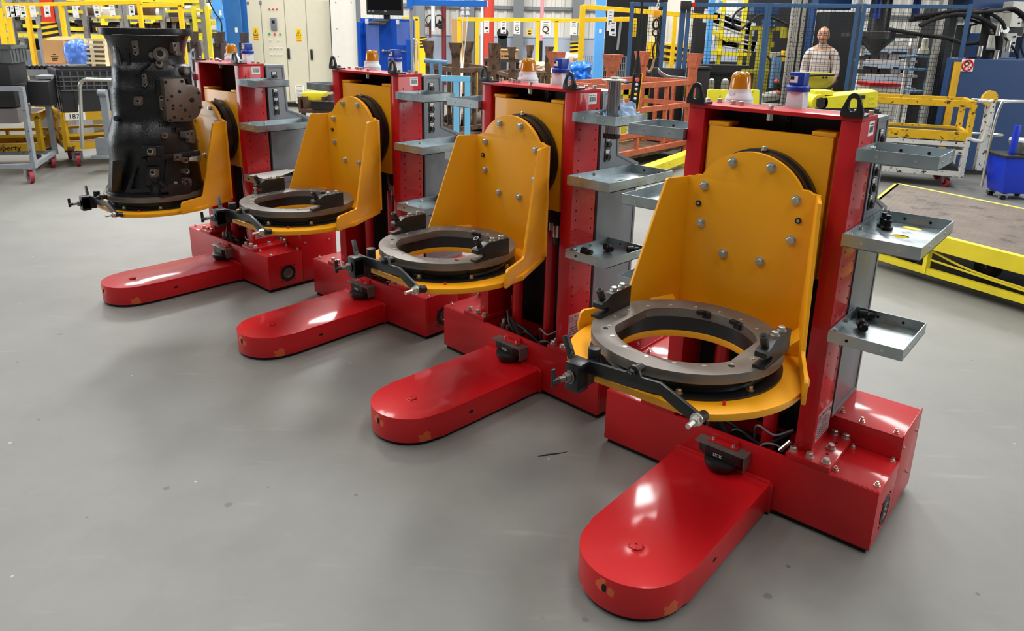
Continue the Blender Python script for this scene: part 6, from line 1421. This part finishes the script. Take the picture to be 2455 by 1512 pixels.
HS = (((2205, 62), (2240, 46), (2290, 36), (2340, 40), (2378, 62), (2398, 90), (2394, 138)), ((2190, 40), (2250, 32), (2310, 24), (2370, 32), (2400, 50), (2410, 70)), ((2180, 48), (2240, 40), (2300, 32), (2350, 44), (2385, 70), (2392, 110), (2390, 136)),
      ((2361, 20), (2364, 60), (2358, 95), (2354, 115), (2352, 136)), ((2130, 70), (2200, 82), (2270, 92), (2310, 104), (2345, 102), (2354, 95)), ((2330, 30), (2390, 26), (2430, 20), (2460, 40)), ((2340, 34), (2380, 24), (2430, 26), (2470, 60)), ((2310, 42), (2345, 54), (2352, 56)), ((2312, 60), (2330, 60), (2350, 54), (2362, 52)), ((2410, 90), (2425, 110), (2438, 128), (2440, 140)), ((2455, 80), (2448, 110), (2455, 136)))
for k, h in enumerate(HS):
    Y = 9.7 + .04 * (k % 5); MB().tube(bez([at(u, v, Y) for u, v in h], 8), (.028, .022, .026, .05, .026, .022, .018, .016, .014, .016, .012)[k], 9).build('hose', RUBBER, pr)
for (u, v) in ((2352, 110), (2391, 120), (2396, 60), (2420, 98)): p3 = at(u, v, 9.66); MB().cyl(p3, p3 - Vector((0, 0, .13)), .03, 12).build('hose_ferrule', ZINC, pr)
sg = MB(); p3, q3 = at(2302, 171, Yc2 - .012), at(2337, 142, Yc2 - .012); sg.box(p3.x, q3.x, Yc2 - .012, Yc2 - .006, p3.z, q3.z); sgo = sg.build('prohibition_sign', PAPER, pr, smooth=0, label='white and red no entry gear sign')
c0 = Vector(((p3.x + q3.x) / 2, Yc2 - .014, (p3.z + q3.z) / 2)); R_ = (q3.x - p3.x) * .42
MB().tube([c0 + Vector((R_ * math.cos(t), 0, R_ * math.sin(t))) for t in [2 * PI * i / 32 for i in range(32)]], .010, 6, True).build('red_circle', SCREWR, sgo); MB().bar(c0 - Vector((R_ * .7, 0, R_ * .7)), c0 + Vector((R_ * .7, 0, R_ * .7)), .006, .018).build('red_slash', SCREWR, sgo)
for (dx, dz, r) in ((-.012, .018, .036), (.03, -.032, .022)):
    g_ = []; 
    for i in range(40): t = 2 * PI * i / 40; rr = r * (1 if i % 4 < 2 else .8); g_.append((c0.x + dx + rr * math.cos(t), c0.z + dz + rr * math.sin(t)))
    MB().prism(g_, Yc2 - .0155, Yc2 - .0125, xz, [circle(c0.x + dx, c0.z + dz, r * .5, 16)]).build('gear_symbol', INK, sgo)
# --- yellow lifting beam behind the nearest trolley
lbm = thing('lifting_beam', 'worn bright yellow lifting arm on a black stand behind the nearest trolley', 'lifting arm'); Yl = 7.0
pts = [(1968, 234), (2105, 218), (2104, 258), (1966, 262)]; b = MB(); f_ = [at(u, v, Yl) for u, v in pts]
b.hexa([f_[3], f_[2], f_[2] + Vector((.06, .3, 0)), f_[3] + Vector((0, .3, 0)), f_[0], f_[1], f_[1] + Vector((.06, .3, 0)), f_[0] + Vector((0, .3, 0))]); b.build('arm', YFIX, lbm, smooth=0, bevel=.008)
b = MB(); p3 = at(1966, 246, Yl); b.cyl(p3, p3 + Vector((0, .3, 0)), .075, 24); b.build('end_drum', YFIX, lbm); MB().prism([(p3.x + .035 * math.cos(t) * (1.5 if i % 2 else 1), p3.z + .05 * math.sin(t)) for i, t in enumerate([2 * PI * i / 8 for i in range(8)])], Yl - .03, Yl, xz).build('knob', BOXB, lbm)
b = MB(); fbox(b, 1956, 218, 2000, 228, Yl + .05, .2); b.build('top_cap', YFIX, lbm, bevel=.006)
b = MB(); fbox(b, 1952, 262, 2108, 272, Yl, .35); b.build('base_plate', BOXB, lbm, smooth=0); 
for u in (1970, 2090): b = MB(); V(b, u, 300, Yl + .2, 0, at(u, 272, Yl).z, .1); b.build('leg', BOXB, lbm, smooth=0)
for (u, v) in ((2086, 234), (2094, 233), (2086, 246), (2094, 245)): p3 = at(u, v, Yl); MB().cyl((p3.x, Yl - .0, p3.z), (p3.x, Yl - .006, p3.z), .012, 10).build('bolt', YFIX, lbm)
MB().bar(at(2060, 233, Yl - .01), at(2074, 232, Yl - .01), .015, .03).build('lock_pin', BOXB, lbm)
rc_ = thing('robot_controller', 'olive yellow control box with cables behind the mesh', 'control box'); b = MB(); fbox(b, 1935, 176, 2002, 218, 9.65, .3); b.build('box', OLIVE, rc_, bevel=.012); b = MB(); p3 = at(1968, 218, 9.65); b.box(p3.x - .15, p3.x + .15, 9.7, 9.9, 0, p3.z); b.build('pedestal', BOXB, rc_, smooth=0)
b = MB(); b.tube(bez([at(1930, 212, 9.6), at(1955, 216, 9.58), at(1985, 212, 9.58), at(2008, 195, 9.6)], 8), .02, 7); b.tube(bez([at(1935, 182, 9.62), at(1970, 180, 9.6), at(2000, 180, 9.6)], 6), .014, 6); b.build('cable', RUBBER, rc_)
for (u, v) in ((1974, 186), (1982, 186)): p3 = at(u, v, 9.64); MB().cyl(p3, p3 + Vector((0, .02, 0)), .012, 10).build('gland', DARK, rc_)
yf = thing('yellow_guard', 'low worn yellow guard plate between the beacons and the fence', 'guard')
for (pl_, Y) in (([(1698, 216), (1712, 214), (1730, 216), (1742, 214), (1765, 222), (1764, 252), (1694, 252)], 8.3), ([(1802, 215), (1821, 216), (1820, 256), (1800, 254)], 8.3), ([(1690, 250), (1822, 252), (1822, 258), (1690, 258)], 8.28)):
    b = MB(); w3 = [at(u, v, Y) for u, v in pl_]; b.prism([(v.x, v.z) for v in w3], Y, Y + .05, xz); b.build('plate', YFIX, yf, bevel=.004)
for u in (1705, 1810): b = MB(); V(b, u, 260, 8.3, 0, at(u, 254, 8.3).z, .08); b.build('leg', YFIX, yf, smooth=0)
# yellow bench and black bin behind the orange stillage
yb = thing('yellow_bench', 'worn yellow bench behind the orange stillage', 'bench'); b = MB(); p3, q3 = at(1478, 234, 11.3 - .7), at(1690, 198, 10.6); Yb2 = fy(1600) - .12 - .0
Yb2 = 10.98; p3, q3 = at(1482, 226, Yb2), at(1692, 204, Yb2)
MB().box(p3.x, q3.x, Yb2 - .03, Yb2, p3.z, q3.z).build('front_panel', YFIX, yb, smooth=0)
for u in (1500, 1548, 1690): b = MB(); V(b, u, 230, Yb2 - .015, 0, q3.z, .08, .03); b.build('leg', YFIX, yb, smooth=0)
bb_ = thing('black_bin', 'large black plastic bin behind the orange stillage', 'bin'); Yn2 = 10.62
b = MB(); p3, q3 = at(1672, 250, Yn2), at(1702, 162, Yn2); p4 = at(1572, 164, Yn2 + .2)
b.box(at(1660, 200, Yn2).x, at(1700, 200, Yn2).x, Yn2 + .0, Yn2 + .28, .02, at(1690, 166, Yn2).z); b.build('body', BOXB, bb_, bevel=.01); b = MB(); b.box(at(1657, 200, Yn2).x, at(1703, 200, Yn2).x, Yn2 - .03, Yn2 + .3, at(1690, 166, Yn2).z, at(1690, 160, Yn2).z); b.build('rim', BOXB, bb_, bevel=.008)
bb2 = thing('black_hood', 'black panel under white sheeting behind the orange stillage', 'panel'); b = MB(); b.box(at(1562, 180, 10.85).x, at(1640, 180, 10.85).x, 10.85, 10.9, 0, at(1600, 163, 10.85).z); b.build('panel', BOXB, bb2, bevel=.01)
b = MB(); P = []; F = []; n = 14
for i in range(n):
    f = i / (n - 1); 
    for j in range(5): q_ = at(1578 + 84 * f, 172 + 22 * min(1, f * 1.6) ** .7 + 4 * math.sin(f * 7) - j * (2.5 - 1.2 * f), 10.80 - .02 * j); P.append(q_)
for i in range(n - 1):
    for j in range(4): F.append((i * 5 + j, i * 5 + j + 1, (i + 1) * 5 + j + 1, (i + 1) * 5 + j))
b.add(P, F); o = b.build('white_sheeting', POLYW, None, smooth=60); o.modifiers.new('thick', 'SOLIDIFY').thickness = .01; tag(o, 'white plastic sheeting draped over the black panel', 'plastic sheet')
# --- yellow floor beam under the stillage
fb2 = thing('floor_guide', 'yellow steel floor guide under the orange stillage', 'floor rail'); a, q3 = ground(1560, 405, .12), ground(1650, 372, .12); d_ = (q3 - a).normalized()
MB().bar(a - d_ * .3, q3 + d_ * .6, .14, .1).build('beam', YR, fb2, smooth=0)
for f in (.2, .9): r = a.lerp(q3, f); MB().box(r.x - .06, r.x + .06, r.y - .06, r.y + .06, 0, .08).build('foot', YR, fb2, smooth=0)
# --- yellow and white rusty cart
WCH = mat('chipped_white_paint', rgb(206, 206, 200), .55, var=.05, dirt=rgb(60, 50, 42), dirt_amt=.38, dscale=26); YCH = mat('chipped_yellow_paint', rgb(214, 168, 16), .55, var=.08, dirt=rgb(70, 54, 26), dirt_amt=.38, dscale=22)
ct = thing('tool_cart', 'chipped yellow and white steel cart before the blue press', 'cart')
C1, C2 = ground(2296, 452), Vector((3.55, 8.9, 0)); dx = (C2 - C1).normalized(); dy = Vector((-dx.y, dx.x, 0)); dy = dy if dy.y > 0 else -dy; Wd, Dp = (C2 - C1).length, .62
KC = [C1, C1 + dx * Wd, C1 + dx * Wd + dy * Dp, C1 + dy * Dp]; up = Vector((0, 0, 1))
zt_ = .96; zm = .60
for i, c in enumerate(KC):
    MB().bar(c + up * .12, c + up * zm, .05, .05).build('post', WCH, ct, smooth=0); MB().bar(c + up * zm, c + up * zt_, .05, .05).build('upper_post', YCH, ct, smooth=0)
    e = KC[(i + 1) % 4]
    for (z, m_, h_) in ((zt_, YCH, .07), (zm, YCH, .10), (zm - .09, WCH, .05), (.42, WCH, .05), (.17, WCH, .06)): MB().bar(c + up * z, e + up * z, .05, h_).build('rail', m_, ct, smooth=0)
    caster(ct, c + (KC[(i + 2) % 4] - c) * .08, .055, .3)
MB().hexa([c + up * (zm + .0) for c in KC] + [c + up * (zm + .02) for c in KC]).build('shelf', BOXB, ct, smooth=0); MB().hexa([c + up * .2 for c in KC] + [c + up * .22 for c in KC]).build('bottom_shelf', MACHD, ct, smooth=0)
b = MB(); c = C1; b.tube(bez([c + up * 1.0 - dy * .0 - dx * .03, c + up * 1.0 - dx * .14, c + up * .97 - dx * .18, c + up * .6 - dx * .16, c + up * .56 - dx * .10, c + up * .58 - dx * .02], 6), .02, 8); b.build('loop_handle', WCH, ct)
for z in (1.0, .62): MB().ball(C1 - dx * .32 + up * z + dy * .2, .09, .03, .022).build('grip', ZINC, ct); MB().cyl(C1 - dx * .25 + up * z + dy * .2, C1 + up * z + dy * .2, .015, 8).build('grip_rod', ZINC, ct)
MB().cyl(C1 - dx * .16 + up * 1.03 + dy * .12 - Vector((0, .02, 0)), C1 - dx * .16 + up * 1.03 + dy * .12 + Vector((0, .02, 0)), .085, 22).build('end_disc', YCH, ct)
MB().bar(C1 - dx * .2 + up * .2 + dy * .2, C1 - dx * .2 + up * 1.0 + dy * .2, .09, .05).build('side_post', WCH, ct, smooth=0)
# --- blue mop bucket
bk = thing('mop_bucket', 'blue plastic mop bucket with a grey wringer', 'bucket', ground(2408, 478) + Vector((.12, .1, 0)))
BLB = mat('bucket_blue_plastic', rgb(14, 50, 190), .35)
def taper(b, w0, d0, w1, d1, z0, z1): return b.hexa([(-w0, -d0, z0), (w0, -d0, z0), (w0, d0, z0), (-w0, d0, z0), (-w1, -d1, z1), (w1, -d1, z1), (w1, d1, z1), (-w1, d1, z1)])
taper(MB(), .18, .14, .25, .18, .07, .47).build('bucket', BLB, bk, bevel=.02); taper(MB(), .262, .19, .262, .19, .46, .49).build('rim', BOXB, bk, bevel=.01)
taper(MB(), .03, .02, .03, .02, .49, .80).build('lever', BLB, bk, bevel=.01, loc=(-.13, -.08, 0)); taper(MB(), .11, .09, .15, .13, .49, .62).build('wringer', mat('wringer_grey', rgb(110, 116, 112), .5), bk, bevel=.01, loc=(.08, 0, 0))
for k in range(5): MB().box(.08 - .12 + k * .055, .08 - .10 + k * .055, -.125, -.1, .5, .61).build('wringer_rib', BOXG, bk)
MB().box(-.06, .22, -.13, .13, .615, .645).build('wringer_top', WHITEP, bk, bevel=.01)
for s in (-1, 1):
    for s2 in (-1, 1): caster(bk, (s * .15, s2 * .11), .022, 0, RUBBER)
hd_ = MB(); e0 = bk.location; hd_.tube(bez([(-.27, .1, .1), (-.27, .1, .7), (-.24, .1, .98), (-.17, .1, 1.03), (.2, .1, 1.03), (.6, .1, 1.03)], 8), .014, 8); hd_.build('push_handle', ZINC, bk)
MB().cyl((.16, .1, .55), (.2, .05, 1.2), .013, 8).build('mop_pole', BLB, bk)
# --- platform trolley with checker plate deck
CHK = mat('worn_checker_plate', rgb(104, 92, 82), .55, .3, var=.22, scale=5, dirt=rgb(70, 62, 56), dirt_amt=.35, dscale=7)
pf_ = thing('platform_trolley', 'low platform trolley with worn brown deck and yellow frame', 'trolley')
zd = .36; A_ = Vector((2.30, 5.10, 0)); B_ = Vector((3.75, 4.02, 0)); ed = (B_ - A_).normalized(); nd = Vector((-ed.y, ed.x, 0)); nd = nd if nd.y > 0 else -nd; Wp = 2.0; Lp = 3.4
A_ = ground(2060, 513, zd); A_.z = 0; B_ = ground(2455, 612, zd); B_.z = 0; ed = (B_ - A_).normalized(); nd = Vector((-ed.y, ed.x, 0)); A2 = A_
far = ground(2151, 440, zd); far.z = 0; Wp = (far - A_).length; nd = (far - A_).normalized(); Lp = 3.2
DK = [A2, A2 + ed * Lp, A2 + ed * Lp + nd * Wp, A2 + nd * Wp]
MB().hexa([c + up * (zd - .012) for c in DK] + [c + up * zd for c in DK]).build('deck', CHK, pf_, smooth=0)
b = MB(); nx_, ny_ = int(Lp / .045), int(Wp / .045)
for i in range(nx_):
    for j in range(ny_):
        c = A2 + ed * (.03 + i * .045) + nd * (.03 + j * .045) + up * zd; d1_ = (ed + nd) if (i + j) % 2 else (ed - nd); d1_.normalize(); e_ = Vector((-d1_.y, d1_.x, 0))
        b.add([c - d1_ * .016, c + e_ * .0045, c + d1_ * .016, c - e_ * .0045, c + up * .002], [(0, 1, 4), (1, 2, 4), (2, 3, 4), (3, 0, 4)])
o = b.build('tread_bumps', CHK, pf_, smooth=0); o['kind'] = 'stuff'
for i in range(4):
    c, e = DK[i], DK[(i + 1) % 4]; MB().bar(c + up * (zd - .055) - (nd * .02 if i == 0 else -nd * .02 if i == 2 else Vector()), e + up * (zd - .055) - (nd * .02 if i == 0 else -nd * .02 if i == 2 else Vector()), .05, .11).build('side_channel', YR, pf_, smooth=0, bevel=.004)
    MB().bar(c + up * .085, e + up * .085, .035, .045).build('lower_rail', YR, pf_, smooth=0)
for f in (.0, .18, .5, .8):
    c = A2 + ed * Lp * f; MB().bar(c + up * .07, c + up * (zd - .1), .03, .045).build('strut', YR, pf_, smooth=0)
b = MB(); c = A2 + ed * Lp * .18; b.tube(bez([c + up * .235, c + ed * .35 + up * .17, c + ed * 1.0 + up * .15, c + ed * 1.6 + up * .15], 8), .008, 6); b.tube(bez([c + up * .17, c + ed * .8 + up * .135, c + ed * 1.6 + up * .12], 8), .008, 6); b.build('guard_bar', YR, pf_)
for (f, g_) in ((.12, .2), (.30, .35), (.12, .8), (.85, .2), (.85, .8)):
    c = A2 + ed * Lp * f + nd * Wp * g_; caster(pf_, c, .085, .7, RUBBER)
    MB().box(c.x - .05, c.x + .05, c.y - .05, c.y + .05, .19, zd - .012).build('castor_block', GRACK, pf_, smooth=0)
MB().hexa([c + up * .28 for c in DK] + [c + up * .29 for c in DK]).build('under_tray', MACHD, pf_, smooth=0)
